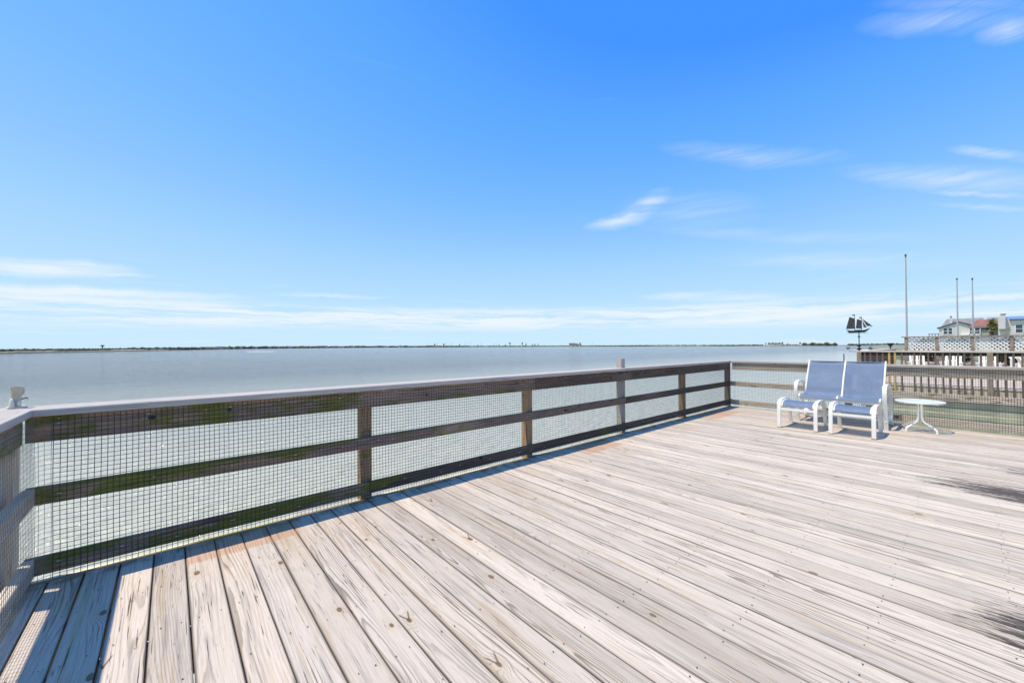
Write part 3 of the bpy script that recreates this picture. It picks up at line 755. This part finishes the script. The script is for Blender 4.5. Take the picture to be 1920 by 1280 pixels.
# stake standing in the water behind the loveseat
st = MB(); st.lathe([(.03, -3.2), (.028, .66), (.012, .70)], n=8)
tag(st.build('marker_stake', M['nb_z'], None, True, (30, 1.63, 0)), 'thin dark stake standing in the water behind the loveseat', 'stake')

# ------------------------------------------------------------------ lattice fence and deck beyond
XL = 26.0
lf = empty('lattice_fence', (XL, -1.12, 0))
tag(lf, 'white diagonal lattice fence with brown posts behind the neighbouring deck', 'fence')
M['lat'] = plain('white_lattice', (.80, .77, .71), .5, vary=.06, bscale=8)
py_ = [-.12, -1.083, -2.104, -3.117, -4.13, -5.14, -6.15, -7.16]
for y in py_: piece('post', lf, .0, 1.53, 'z', -.02, y, .10, .10, M['nb_rail'])
b = MB(); b.box(-.10, .07, -7.4, .03, 1.531, 1.574); b.build('cap_board', M['nb_rail'], lf)
b = MB(); b.box(-.05, .02, -7.3, 0, .90, .965); b.build('bottom_rail', M['nb_cap'], lf)
for a, c in zip(py_[:-1], py_[1:]):
    y1, y0, z0, z1 = a-.052, c+.052, .967, 1.53
    b = MB(); sp = .145; hw = .026
    for s, xo in ((1, -.012), (-1, .0)):
        k = -1.2
        while k < 2.2:
            # strip along direction (1, s) clipped to the panel rectangle
            p = (y0+k if s > 0 else y1-k, z0)
            poly = []
            y_at = lambda z: p[0]+s*(z-z0)
            lo, hi = z0, z1
            for z in (z0, z1):
                pass
            # clip so that y0<=y<=y1
            if s > 0: lo = max(z0, z0+(y0-p[0])); hi = min(z1, z0+(y1-p[0]))
            else: lo = max(z0, z0+(p[0]-y1)); hi = min(z1, z0+(p[0]-y0))
            if hi-lo > .02:
                A_ = Vector((xo, y_at(lo), lo)); B_ = Vector((xo, y_at(hi), hi)); n = Vector((0, -s, 1)).normalized()*hw; n = Vector((0, -s*hw*.7, hw*.7)); xx = Vector((.005, 0, 0))
                b.loft([[A_-n-xx, A_+n-xx, A_+n+xx, A_-n+xx], [B_-n-xx, B_+n-xx, B_+n+xx, B_-n+xx]])
            k += sp
    tag(b.build('lattice_panel', M['lat'], lf), kind='stuff')
d2 = MB(); d2.box(XL-.1, XL+9, -8.6, -1.1, -.4, .25)
tag(d2.build('far_deck', M['nb_rail']), 'further timber deck platform standing behind the white lattice fence', 'deck')
for k in range(6):
    for j in range(2): link('pile', bpile, bpy.data.objects['far_deck'], (XL+.2+1.6*k, -1.4-4*j, -3.31))
# invented shrubs, added as dark backing in place of shade behind the left lattice panels
def leafy(name, loc, rx, ry, h, n, mat, label, grp, seed):
    rn = random.Random(seed); o = empty(name, loc); tag(o, label, 'shrub', grp)
    b = MB()
    for k in range(6): b.tube([(rn.uniform(-.05, .05), rn.uniform(-.05, .05), 0), (rn.uniform(-.5, .5)*rx, rn.uniform(-.5, .5)*ry, h*.7)], [.03, .012], 5)
    b.build('stems', M['nb_z'], o)
    b = MB()
    for k in range(n):
        t = rn.uniform(0, 6.28); q = rn.random()**.5; z = h*(.12+.88*rn.random()); f = math.sqrt(max(.05, 1-((z/h-.5)/.55)**2))
        c = Vector((math.cos(t)*q*rx*f, math.sin(t)*q*ry*f, z)); d = Vector((rn.gauss(0, 1), rn.gauss(0, 1), rn.gauss(.4, 1))).normalized(); e = d.cross(Vector((rn.gauss(0, 1), rn.gauss(0, 1), rn.gauss(0, 1)))).normalized()
        l = rn.uniform(.05, .10); b.face([c-d*l, c+e*l*.45, c+d*l, c-e*l*.45])
    b.build('foliage', mat, o)
M['darkleaf'] = plain('dark_evergreen_leaf', (.045, .055, .022), .6, vary=.5, bscale=8)
for i, (y, lab) in enumerate(((-1.75, 'added dark shrub standing in for shade behind the leftmost lattice panel'), (-2.75, 'added dark shrub standing in for shade behind the second lattice panel from left'), (-4.25, 'added dark shrub standing in for shade behind the third lattice panel from left'))):
    leafy('backing_shrub', (28.2+.4*i, y, .25), .55, .50, 1.22, 900, M['darkleaf'], lab, 'shrubs added as dark backing behind the lattice fence', 50+i)

# flagpoles
def flagpole(x, y, top, r, label, name='flagpole'):
    o = empty(name, (x, y, 0)); tag(o, label, 'flagpole', 'bare flagpoles')
    b = MB(); b.tube([(0, 0, -.5), (0, 0, top*.5), (0, 0, top)], [r, r*.85, r*.55], 10); b.build('pole', M['galv'], o, smooth=True)
    b = MB(); b.lathe([(r*.4, top), (r*.95, top+.03), (r*.95, top+.06), (r*.3, top+.08)], n=10); b.build('truck', M['rub'], o)
    b = MB(); b.lathe([(r*.3, top+.08), (r*1.0, top+.12), (r*1.2, top+.17), (r*1.0, top+.22), (r*.3, top+.26)], n=10); b.build('ball', M['rub'], o, smooth=True)
    b = MB(); b.tube([(-r*1.2, r*1.2, .9), (-r*1.3, r*1.3, top*.5), (-r*.9, r*.9, top)], .008, 5); b.build('halyard', M['white'], o)
M['galv'] = plain('galvanised_pole', (.42, .44, .45), .45, .2)
flagpole(45, .171, 8.16, .062, 'tallest bare flagpole rising behind the lattice fence')
flagpole(70, -2.15, 8.65, .075, 'left of the two thin bare flagpoles in front of the gabled house')
flagpole(70, -3.32, 8.50, .075, 'right of the two thin bare flagpoles in front of the red roof')

# ------------------------------------------------------------------ houses on the shore to the right
XH = 138.6
def siding(name, colr, gap=.16):
    mt, g, bs = new_mat(name)
    geo = g.node('ShaderNodeNewGeometry'); wx, wy, wz = g.sep(geo.outputs['Position'])
    saw = g.m('FRACT', g.div(wz, gap)); n = g.noise(g.vec(wx, wy, g.mul(wz, 3)), 1.3, 3)
    c = g.mix(g.step(n, .3, .7), tuple(v*.93 for v in colr), colr); g.put(bs.inputs['Base Color'], c); g.put(bs.inputs['Roughness'], .6)
    bp = g.node('ShaderNodeBump'); bp.inputs['Strength'].default_value = .8; bp.inputs['Distance'].default_value = .03; g.put(bp.inputs['Height'], saw); g.l.new(bp.outputs[0], bs.inputs['Normal'])
    return mt
M['sid_white'] = siding('white_clapboard', (.78, .74, .68)); M['sid_beige'] = siding('beige_clapboard', (.52, .50, .42)); M['sid_white2'] = siding('white_vinyl', (.82, .78, .73))
M['shingle'] = plain('grey_shingle', (.23, .22, .21), .9, vary=.2, bscale=5); M['redroof'] = plain('red_brown_shingle', (.26, .115, .085), .9, vary=.2, bscale=5)
M['blueroof'] = plain('blue_metal_roof', (.17, .28, .42), .5, vary=.12, bscale=3); M['trim'] = plain('white_trim', (.80, .80, .80), .5)
M['pane'] = plain('dark_window_glass', (.035, .05, .07), .08, 0, .8)
GZ = -.2
land = MB()
outl = [(26, -9), (40, -6), (90, 2), (131, 12), (170, 16), (260, 30), (420, 20), (420, -300), (26, -300)]
land.loft([[(x, y, GZ-2.6) for x, y in outl], [(x, y, GZ) for x, y in outl]])
M['sandgrass'] = plain('shore_ground', (.22, .22, .12), .95, vary=.3, bscale=.5)
tag(land.build('neighbour_shore', M['sandgrass']), 'low grassy shore under the houses at right', kind='structure')
def win(parent, x, y0, y1, z0, z1, mull=True, half=True):
    f = MB(); e = .12
    f.box(x-.06, x, y0-e, y0, z0-e, z1+e); f.box(x-.06, x, y1, y1+e, z0-e, z1+e); f.box(x-.06, x, y0, y1, z0-e, z0); f.box(x-.06, x, y0, y1, z1, z1+e)
    if half: f.box(x-.045, x, y0, y1, (z0+z1)/2-.04, (z0+z1)/2+.04)
    w_ = f.build('window', M['trim'], parent)
    p = MB(); p.box(x-.015, x+.02, y0, y1, z0, z1); p.build('pane', M['pane'], w_)
h1 = empty('gable_house', (XH, -1.0, GZ)); tag(h1, 'white clapboard house with grey shingle roof, red brown wing and porch', 'house')
ho = (XH, -1.0, GZ)
def hb(b, name, mat, par=h1, smooth=False):
    o = b.build(name, mat, par, smooth)
    b_ = o.data
    off = Vector(ho) if par is h1 else Vector(par_loc[par.name])
    for v in b_.vertices: v.co -= off
    return o
par_loc = {}
# front gable wing (wall polygon in world y,z)
b = MB(); b.prism([(1.83, GZ), (1.83, 4.93), (-1.23, 6.18), (-2.95, 5.45), (-2.95, GZ)], 'x', XH, XH+7); hb(b, 'wall', M['sid_white'])
b = MB()
for (ya, za, yb, zb) in ((2.2, 4.92, -1.23, 6.33), (-1.23, 6.33, -3.2, 5.5)):
    b.loft([[(x, ya, za), (x, yb, zb), (x, yb, zb+.16), (x, ya, za+.16)] for x in (XH-.35, XH+9)])
hb(b, 'roof', M['shingle'])
b = MB(); b.prism([(-8.6, GZ), (-8.6, 5.1), (1.2, 5.1), (1.2, GZ)], 'x', XH+7.01, XH+15); hb(b, 'wall', M['sid_white'])
b = MB()                                                             # main roof, ridge along y
b.loft([[(XH+5.2, y, 5.15), (XH+11, y-.9*(1 if y > 0 else 0), 7.35), (XH+11, y-.9*(1 if y > 0 else 0), 7.52), (XH+5.2, y, 5.32)] for y in (1.75, -9.0)])
b.loft([[(XH+16.8, y, 5.15), (XH+11.01, y, 7.35), (XH+11.01, y, 7.52), (XH+16.8, y, 5.32)] for y in (.85, -9.0)]); hb(b, 'roof', M['shingle'])
b = MB(); b.box(XH+8, XH+8.8, -.15, .35, 6.2, 7.75); hb(b, 'chimney', M['sid_white'])
b = MB(); b.lathe([(.14, 7.75), (.14, 8.1)], (XH+8.4, .1, 0), 8); hb(b, 'chimney_pot', M['black'])
b = MB(); b.box(XH+6, XH+6.6, -5.55, -5.1, 6.2, 7.3); hb(b, 'chimney', M['trim'])
# porch wing with red roof
b = MB(); b.prism([(-2.96, GZ), (-2.96, 5.0), (-4.5, 5.0), (-4.5, GZ)], 'x', XH+1.6, XH+6.9); hb(b, 'wall', M['sid_white'])
b = MB(); b.prism([(-4.51, GZ), (-4.51, 5.0), (-5.75, 5.0), (-5.75, GZ)], 'x', XH-.6, XH+6.9); hb(b, 'wall', M['sid_beige'])
b = MB(); b.loft([[(XH-1.1, y, 5.02), (XH+3.6, y-s, 6.62), (XH+3.6, y-s, 6.76), (XH-1.1, y, 5.18)] for y, s in ((-2.7, 1.3), (-7.4, 0))])
b.loft([[(XH+3.61, y, 6.62), (XH+6.9, y, 5.4), (XH+6.9, y, 5.56), (XH+3.61, y, 6.76)] for y in (-4.0, -7.4)]); hb(b, 'roof', M['redroof'])
b = MB(); b.box(XH-1.05, XH-.97, -7.3, -2.75, 4.86, 5.04); hb(b, 'fascia', M['trim'])
for y in (-2.9, -3.65, -4.44):
    b = MB(); b.box(XH-.95, XH-.83, y-.06, y+.06, GZ, 4.86); hb(b, 'porch_post', M['trim'])
b = MB(); b.box(XH-.95, XH+1.5, -4.45, -1.55, 3.15, 3.45); hb(b, 'porch_floor', M['trim'])
b = MB(); b.box(XH-.98, XH-.9, -4.43, -1.6, 4.15, 4.24); hb(b, 'porch_railing', M['trim'])
for k in range(12):
    b = MB(); b.box(XH-.96, XH-.92, -4.35+.23*k, -4.31+.23*k, 3.46, 4.15); hb(b, 'baluster', M['trim'])
b = MB(); b.box(XH-.65, XH-.61, -5.6, -4.62, 4.35, 4.85); hb(b, 'window', M['pane'])
b = MB(); b.box(XH+1.55, XH+1.59, -3.55, -3.05, 3.5, 4.8); b.box(XH+1.55, XH+1.59, -4.35, -3.75, 3.5, 4.8); hb(b, 'glazed_door', M['pane'])
for (y0, y1) in ((.53, 1.12), (-.25, .34)):
    win(h1, 0, y0+1.0, y1+1.0, 3.55-GZ, 4.92-GZ)
for k in range(4):
    b = MB(); b.box(XH+2, XH+2.12, 2.0+.5*k, 2.12+.5*k, GZ, 3.6); hb(b, 'deck_post', M['nb_z'])
b = MB(); b.box(XH+1.95, XH+2.2, 1.9, 3.7, 3.601, 3.72); hb(b, 'deck_rail', M['nb_z'])

h2 = empty('blue_roof_house', (XH-8, -10, GZ)); tag(h2, 'white house with blue metal roof and tall white chimney at picture edge', 'house')
par_loc['blue_roof_house'] = (XH-8, -10, GZ)
X2 = XH-8; kx = (X2-.5663)/(XH-.5663)
def y2(y): return -3.1978+(y+3.1978)*kx
def z2(z): return 1.2308+(z-1.2308)*kx
b = MB(); b.prism([(y2(-7.25), GZ), (y2(-7.25), z2(4.6)), (y2(-8.12), z2(7.0)), (y2(-8.75), z2(6.35)), (y2(-8.75), GZ)], 'x', X2+.3, X2+9); hb(b, 'wall', M['sid_white2'], h2)
b = MB(); b.prism([(y2(-8.76), GZ), (y2(-8.76), z2(6.3)), (-22, z2(6.3)), (-22, GZ)], 'x', X2, X2+9); hb(b, 'wall', M['sid_white2'], h2)
b = MB(); b.loft([[(X2-.5, y, z2(6.42)), (X2+4.5, y+s, z2(7.2)), (X2+4.5, y+s, z2(7.34)), (X2-.5, y, z2(6.56))] for y, s in ((y2(-8.66), .55), (-22.3, 0))])
b.loft([[(X2+4.51, y, z2(7.2)), (X2+9.5, y, z2(6.42)), (X2+9.5, y, z2(6.56)), (X2+4.51, y, z2(7.34))] for y in (y2(-8.12), -22.3)]); hb(b, 'roof', M['blueroof'], h2)
b = MB(); b.prism([(y2(-7.02), GZ), (y2(-7.02), z2(6.9)), (y2(-7.45), z2(7.6)), (y2(-8.05), z2(7.6)), (y2(-7.9), GZ)], 'x', X2-.9, X2+.29); chm = hb(b, 'chimney', M['sid_white2'], h2)
b = MB(); b.box(X2-1.0, X2+.35, y2(-8.15), y2(-7.35), z2(7.6)+.002, z2(7.6)+.12); hb(b, 'chimney_cap', M['nb_rail'], h2)
for k in range(6):
    ya = y2(-9.42)-1.05*k
    win(h2, -8+8-.0, ya-.85+10, ya+10, z2(3.6)-GZ, z2(5.25)-GZ)
b = MB(); b.box(X2-2.2, X2-.92, y2(-8.6), y2(-7.1), z2(4.28), z2(4.40)); b.box(X2-2.2, X2-2.1, y2(-7.95), y2(-7.88), GZ, z2(4.28)); hb(b, 'deck_rail', M['nb_rail'], h2)

# yucca / palm between the houses
def palm(name, loc, h, crown, label, cols, seed, nf=60):
    rnd = random.Random(seed)
    o = empty(name, loc); tag(o, label, 'palm')
    b = MB(); b.tube([(0, 0, 0), (.1, .05, h*.4), (0, .1, h*.8)], [.28, .22, .2], 9); b.build('trunk', M['nb_z'], o, smooth=True)
    b = MB()
    for k in range(nf):
        t = rnd.uniform(0, 6.28); ph = math.asin(rnd.uniform(-.75, .98)); L = crown*rnd.uniform(.7, 1.1)
        d = Vector((math.cos(t)*math.cos(ph), math.sin(t)*math.cos(ph), math.sin(ph)))
        sd = d.cross(Vector((0, 0, 1))).normalized(); base = Vector((0, .1, h*.8+rnd.uniform(0, h*.2)))
        for q in range(7):
            f = (q-3)/3; tip = base+d*L*(1-.25*abs(f))+sd*f*L*.42+Vector((0, 0, -.22*L*rnd.random())); mid = base+d*L*.45+sd*f*L*.12
            n = sd*.06*L
            b.face([mid-n, mid+n, tip+n*.25, tip-n*.25])
    b.build('crown', cols, o)
M['frond'] = plain('yellow_green_frond', (.20, .21, .055), .6, vary=.6, bscale=2.5)
palm('fan_palm', (XH-4, -6.2, GZ), 6.0, 1.35, 'bushy yellow green fan palm between the two houses', M['frond'], 3, 95)

# ------------------------------------------------------------------ far shore
def shore_mat(): 
    mt, g, bs = new_mat('far_marsh')
    geo = g.node('ShaderNodeNewGeometry'); wx, wy, wz = g.sep(geo.outputs['Position'])
    n = g.noise(g.vec(g.mul(wx, .02), g.mul(wy, .02), g.mul(wz, 1.5)), 1, 4, .6)
    sand = g.step(g.div(wy, wx), 1.5, 1.0)
    c = g.mix(g.step(g.add(wz, g.mul(n, .8)), WATER_Z+.75, WATER_Z+1.3), (.070, .062, .052), g.mix(sand, (.12, .115, .075), (.34, .30, .21)))
    c = g.mix(g.step(n, .5, .65), c, (.10, .11, .055))
    g.put(bs.inputs['Base Color'], c); g.put(bs.inputs['Roughness'], .95); return mt
M['marsh'] = shore_mat()
def bearing(x):
    t = math.atan((x-960)/743.34); a = YAW-t; return a
SH = [(-500, 260), (-200, 320), (0, 370), (130, 430), (250, 505), (350, 640), (440, 860), (540, 1100), (640, 1350), (760, 1480), (900, 1550), (1020, 1400), (1160, 1180), (1300, 1130), (1400, 1120), (1520, 1090), (1600, 1100), (1700, 1150), (1900, 1250), (2400, 1500)]
def shore_d(x):
    for (a, da), (b_, db) in zip(SH[:-1], SH[1:]):
        if a <= x <= b_: return da+(db-da)*(x-a)/(b_-a)
def at(x, d, z): 
    a = bearing(x); return (CAM.x+math.cos(a)*d, CAM.y+math.sin(a)*d, z)
b = MB(); rings = []; rnd = random.Random(8)
for k in range(0, 2900, 8):
    x = -480+k
    if x > 2380: break
    d = shore_d(x)+rnd.uniform(-6, 6)*(.3 if x < 300 else 1); hh = 1.15+.4*math.sin(x*.031)+rnd.uniform(-.15, .15)
    rings.append([at(x, d, WATER_Z-.5), at(x, d+1, WATER_Z+.25), at(x, d+9, WATER_Z+hh), at(x, d+160, WATER_Z+hh+.5), at(x, d+160, WATER_Z-.6)])
b.loft(rings); tag(b.build('far_shore', M['marsh']), 'thin dark line of low land along the horizon', kind='structure')
sb = MB(); rr = []
for k in range(20):
    t = 2*math.pi*k/20; rr.append((math.cos(t), math.sin(t)))
c0 = Vector(at(490, 318, 0)); rv = Vector((math.sin(bearing(490)), -math.cos(bearing(490)), 0)); fv = Vector((math.cos(bearing(490)), math.sin(bearing(490)), 0))
sb.loft([[c0+rv*c*r*9.5+fv*s_*r*5+Vector((0, 0, WATER_Z+z)) for c, s_ in rr] for r, z in ((1.0, -.2), (.92, .05), (.75, .16), (.3, .22))])
M['palesand'] = plain('pale_sandbar', (.62, .56, .46), .9, vary=.1, bscale=.5)
tag(sb.build('sandbar', M['palesand']), 'small pale sandbar just above the water', kind='structure')
# tree belts: thousands of rough leaf clumps
def clump(b, c, r, rnd):
    n = 6; vs = [(c[0], c[1], c[2]+r*.9*rnd.uniform(.8, 1.3))]
    rings = []
    for z, k in ((.55, .72), (.05, 1.0), (-.6, .75)):
        rings.append([(c[0]+math.cos(6.28*j/n+z)*r*k*rnd.uniform(.65, 1.25), c[1]+math.sin(6.28*j/n+z)*r*k*rnd.uniform(.65, 1.25), c[2]+r*z*rnd.uniform(.7, 1.2)) for j in range(n)])
    i = len(b.v); b.v += vs
    for q in rings: b.v += q
    for j in range(n):
        j2 = (j+1) % n; b.f.append((i, i+1+j, i+1+j2))
        for q in range(2): b.f.append((i+1+q*n+j, i+1+(q+1)*n+j, i+1+(q+1)*n+j2, i+1+q*n+j2))
M['far_leaf'] = plain('far_foliage', (.050, .062, .030), .9, vary=.55, bscale=.35)
tl = MB(); rnd = random.Random(21)
def belt(x0, x1, n, h0, h1, dd=(12, 90), gap=.0, rs=1.0):
    for k in range(n):
        x = rnd.uniform(x0, x1)
        if gap and math.sin(x*.21)+math.sin(x*.077+2)+math.sin(x*.53) < gap: continue
        d = shore_d(x)+rnd.uniform(*dd); h = rnd.uniform(h0, h1)*(.7+.3*math.sin(x*.09)*math.sin(x*.37))
        p = at(x, d, 0); r = rnd.uniform(.8, 1.5)*rs*d/700*1.6
        clump(tl, (p[0], p[1], WATER_Z+1.0+max(.2, h-r*.8)), r, rnd)
        if h > 2.5*r: clump(tl, (p[0], p[1], WATER_Z+1.0+h*.4), r, rnd)
belt(-450, 260, 1500, .8, 2.0); belt(240, 460, 1700, 1.2, 3.0); belt(430, 880, 2800, 1.8, 5.0, dd=(6, 60), rs=.9); belt(860, 1250, 900, .8, 3.2, rs=.8)
belt(1200, 1430, 420, .8, 3.4, rs=.8); belt(1440, 1500, 70, .8, 2.6, rs=.8); belt(1506, 1568, 260, 3.0, 7.5, rs=1.0); belt(1590, 1700, 160, 1.0, 3.2); belt(1700, 2350, 500, 1.0, 4.0)
tag(tl.build('tree_line', M['far_leaf']), 'dark low belt of trees along the far shore', 'trees', kind='stuff')
ORD = ['first', 'second', 'third', 'fourth', 'fifth', 'sixth', 'seventh', 'eighth', 'ninth', 'tenth', 'eleventh', 'twelfth', 'thirteenth', 'fourteenth']
# single taller trees and masts that break the skyline
def far_tree(x, top, label, grp):
    d = shore_d(x)+rnd.uniform(20, 70); p = at(x, d, 0); o = empty('skyline_tree', (p[0], p[1], WATER_Z+.9)); tag(o, label, 'tree', grp)
    b = MB(); b.tube([(0, 0, 0), (0, 0, top*.85)], [.5, .25], 6); b.build('trunk', M['nb_z'], o)
    b = MB()
    for k in range(14): clump(b, (rnd.uniform(-1, 1)*top*.12, rnd.uniform(-1, 1)*top*.12, top*rnd.uniform(.45, .95)), top*rnd.uniform(.07, .13), rnd)
    b.build('crown', M['far_leaf'], o)
def px_top(x, y):                                                    # height above the land for a skyline row
    d = shore_d(x)+45; hy = 653.3-.00487*x; return 1.2308-WATER_Z-.9+(hy-y)*d/math.sqrt(1)/743.34*math.cos(bearing(x)-YAW)
for i, (x, y) in enumerate(sorted(((956, 641.5), (979, 642), (986, 644), (998, 644.5), (1003, 644.5), (1009, 644), (1088, 642), (862, 644.5), (832, 643.5), (815, 644), (896, 645.5), (936, 645.5), (948, 645)))):
    far_tree(x, px_top(x, y), ORD[i]+' dark tree from the left on the far middle shore skyline', 'trees on the middle skyline')
for i, (x, y) in enumerate(sorted(((1436, 642.5), (1442, 642), (1449, 641.5), (1455, 641.8), (1461, 641.5), (1467, 641), (1500, 641.2), (1477, 643)))):
    far_tree(x, px_top(x, y), ORD[i]+' dark tree from the left on the low sandy point at right', 'trees on the sandy point')
def mast(x, y, i):
    d = shore_d(x)+rnd.uniform(20, 80); p = at(x, d, 0); h = px_top(x, y); o = empty('utility_mast', (p[0], p[1], WATER_Z+.9)); tag(o, ORD[i]+' thin grey mast from the left on the far middle shore', 'mast', 'masts on the middle skyline')
    b = MB(); b.tube([(0, 0, 0), (0, 0, h)], [.55, .3], 6); b.build('pole', M['galv'], o)
    b = MB(); b.box(-1.6, 1.6, -.15, .15, h*.85, h*.85+.3); b.build('cross_arm', M['galv'], o)
for i, (x, y) in enumerate(((804, 642.5), (820, 643), (836, 641.5), (846, 640.5), (871, 642.5), (875, 640.2), (882, 640.8), (902, 641), (924, 643.5), (927, 642.5), (931, 643), (987, 641), (1111, 642.2), (1186, 644))): mast(x, y, i)
wt = Vector(at(192, 620, 0)); o = empty('water_tower', (wt.x, wt.y, WATER_Z+1)); tag(o, 'tiny dark water tower above the tree line at far left', 'water tower')
ht = 1.2308-WATER_Z-1+(652.4-647)*620/743.34*.69
b = MB(); b.lathe([(.5, 0), (.4, ht*.7)], n=8); b.build('stem', M['nb_z'], o)
b = MB(); b.lathe([(.5, ht*.68), (1.7, ht*.86), (1.7, ht*.97), (.6, ht*1.05)], n=10); b.build('tank', M['nb_z'], o)
# shore houses: small gabled boxes
def house_mesh(wall, roof, w, d, h):
    b = MB(); b.box(-w/2, w/2, -d/2, d/2, 0, h)
    me1 = b.mesh('wall', wall)
    b = MB(); b.loft([[(x, -d/2-.4, h+.002), (x, d/2+.4, h+.002), (x, 0, h+d*.32)] for x in (-w/2-.4, w/2+.4)])
    return me1, b.mesh('roof', roof)
M['hw'] = [plain('shore_wall_a', (.55, .53, .50), .8), plain('shore_wall_b', (.38, .36, .33), .8), plain('shore_wall_c', (.62, .61, .60), .8)]
M['hr'] = [plain('shore_roof_a', (.12, .11, .11), .9), plain('shore_roof_b', (.17, .12, .10), .9)]
kinds = [house_mesh(M['hw'][i % 3], M['hr'][i % 2], 9+2*i, 7+i, 2.6+.5*(i % 3)) for i in range(4)]
for k in range(60):
    x = 372+k*8.1+rnd.uniform(-3, 3); d = shore_d(x)+rnd.uniform(4, 30); p = at(x, d, 0)
    o = empty('shore_house', (p[0], p[1], WATER_Z+.7), bearing(x)+math.pi/2+rnd.uniform(-.5, .5)); tag(o, 'tiny house among trees on the far shore left of centre', 'house', 'houses along the far shore')
    q_ = min(1.0, .45+.55*(d-500)/900); o.scale = (q_, q_, q_); m1, m2 = kinds[rnd.randrange(4)]; link('wall', m1, o); link('roof', m2, o)
for x, s, wd_ in ((1073, 1.6, 'largest'), (1079, 1.4, 'middle sized'), (1086, 1.0, 'smallest')):
    d = shore_d(x)+30; p = at(x, d, 0); o = empty('shore_house', (p[0], p[1], WATER_Z+.7), bearing(x)+math.pi/2); o.scale = (s, s, s*1.1)
    tag(o, wd_+' of three pale buildings clustered on the low shore right of centre', 'house', 'pale buildings right of centre'); m1, m2 = kinds[2]; link('wall', m1, o); link('roof', m2, o)
for x, wd_ in ((1446, 'left'), (1453, 'middle'), (1460, 'right')):
    d = shore_d(x)+18; p = at(x, d, 0); o = empty('shore_house', (p[0], p[1], WATER_Z+.7), bearing(x)+math.pi/2)
    tag(o, wd_+' of three pale houses among trees on the low sandy point', 'house', 'houses on the sandy point'); m1, m2 = kinds[2]; link('wall', m1, o); link('roof', m2, o)
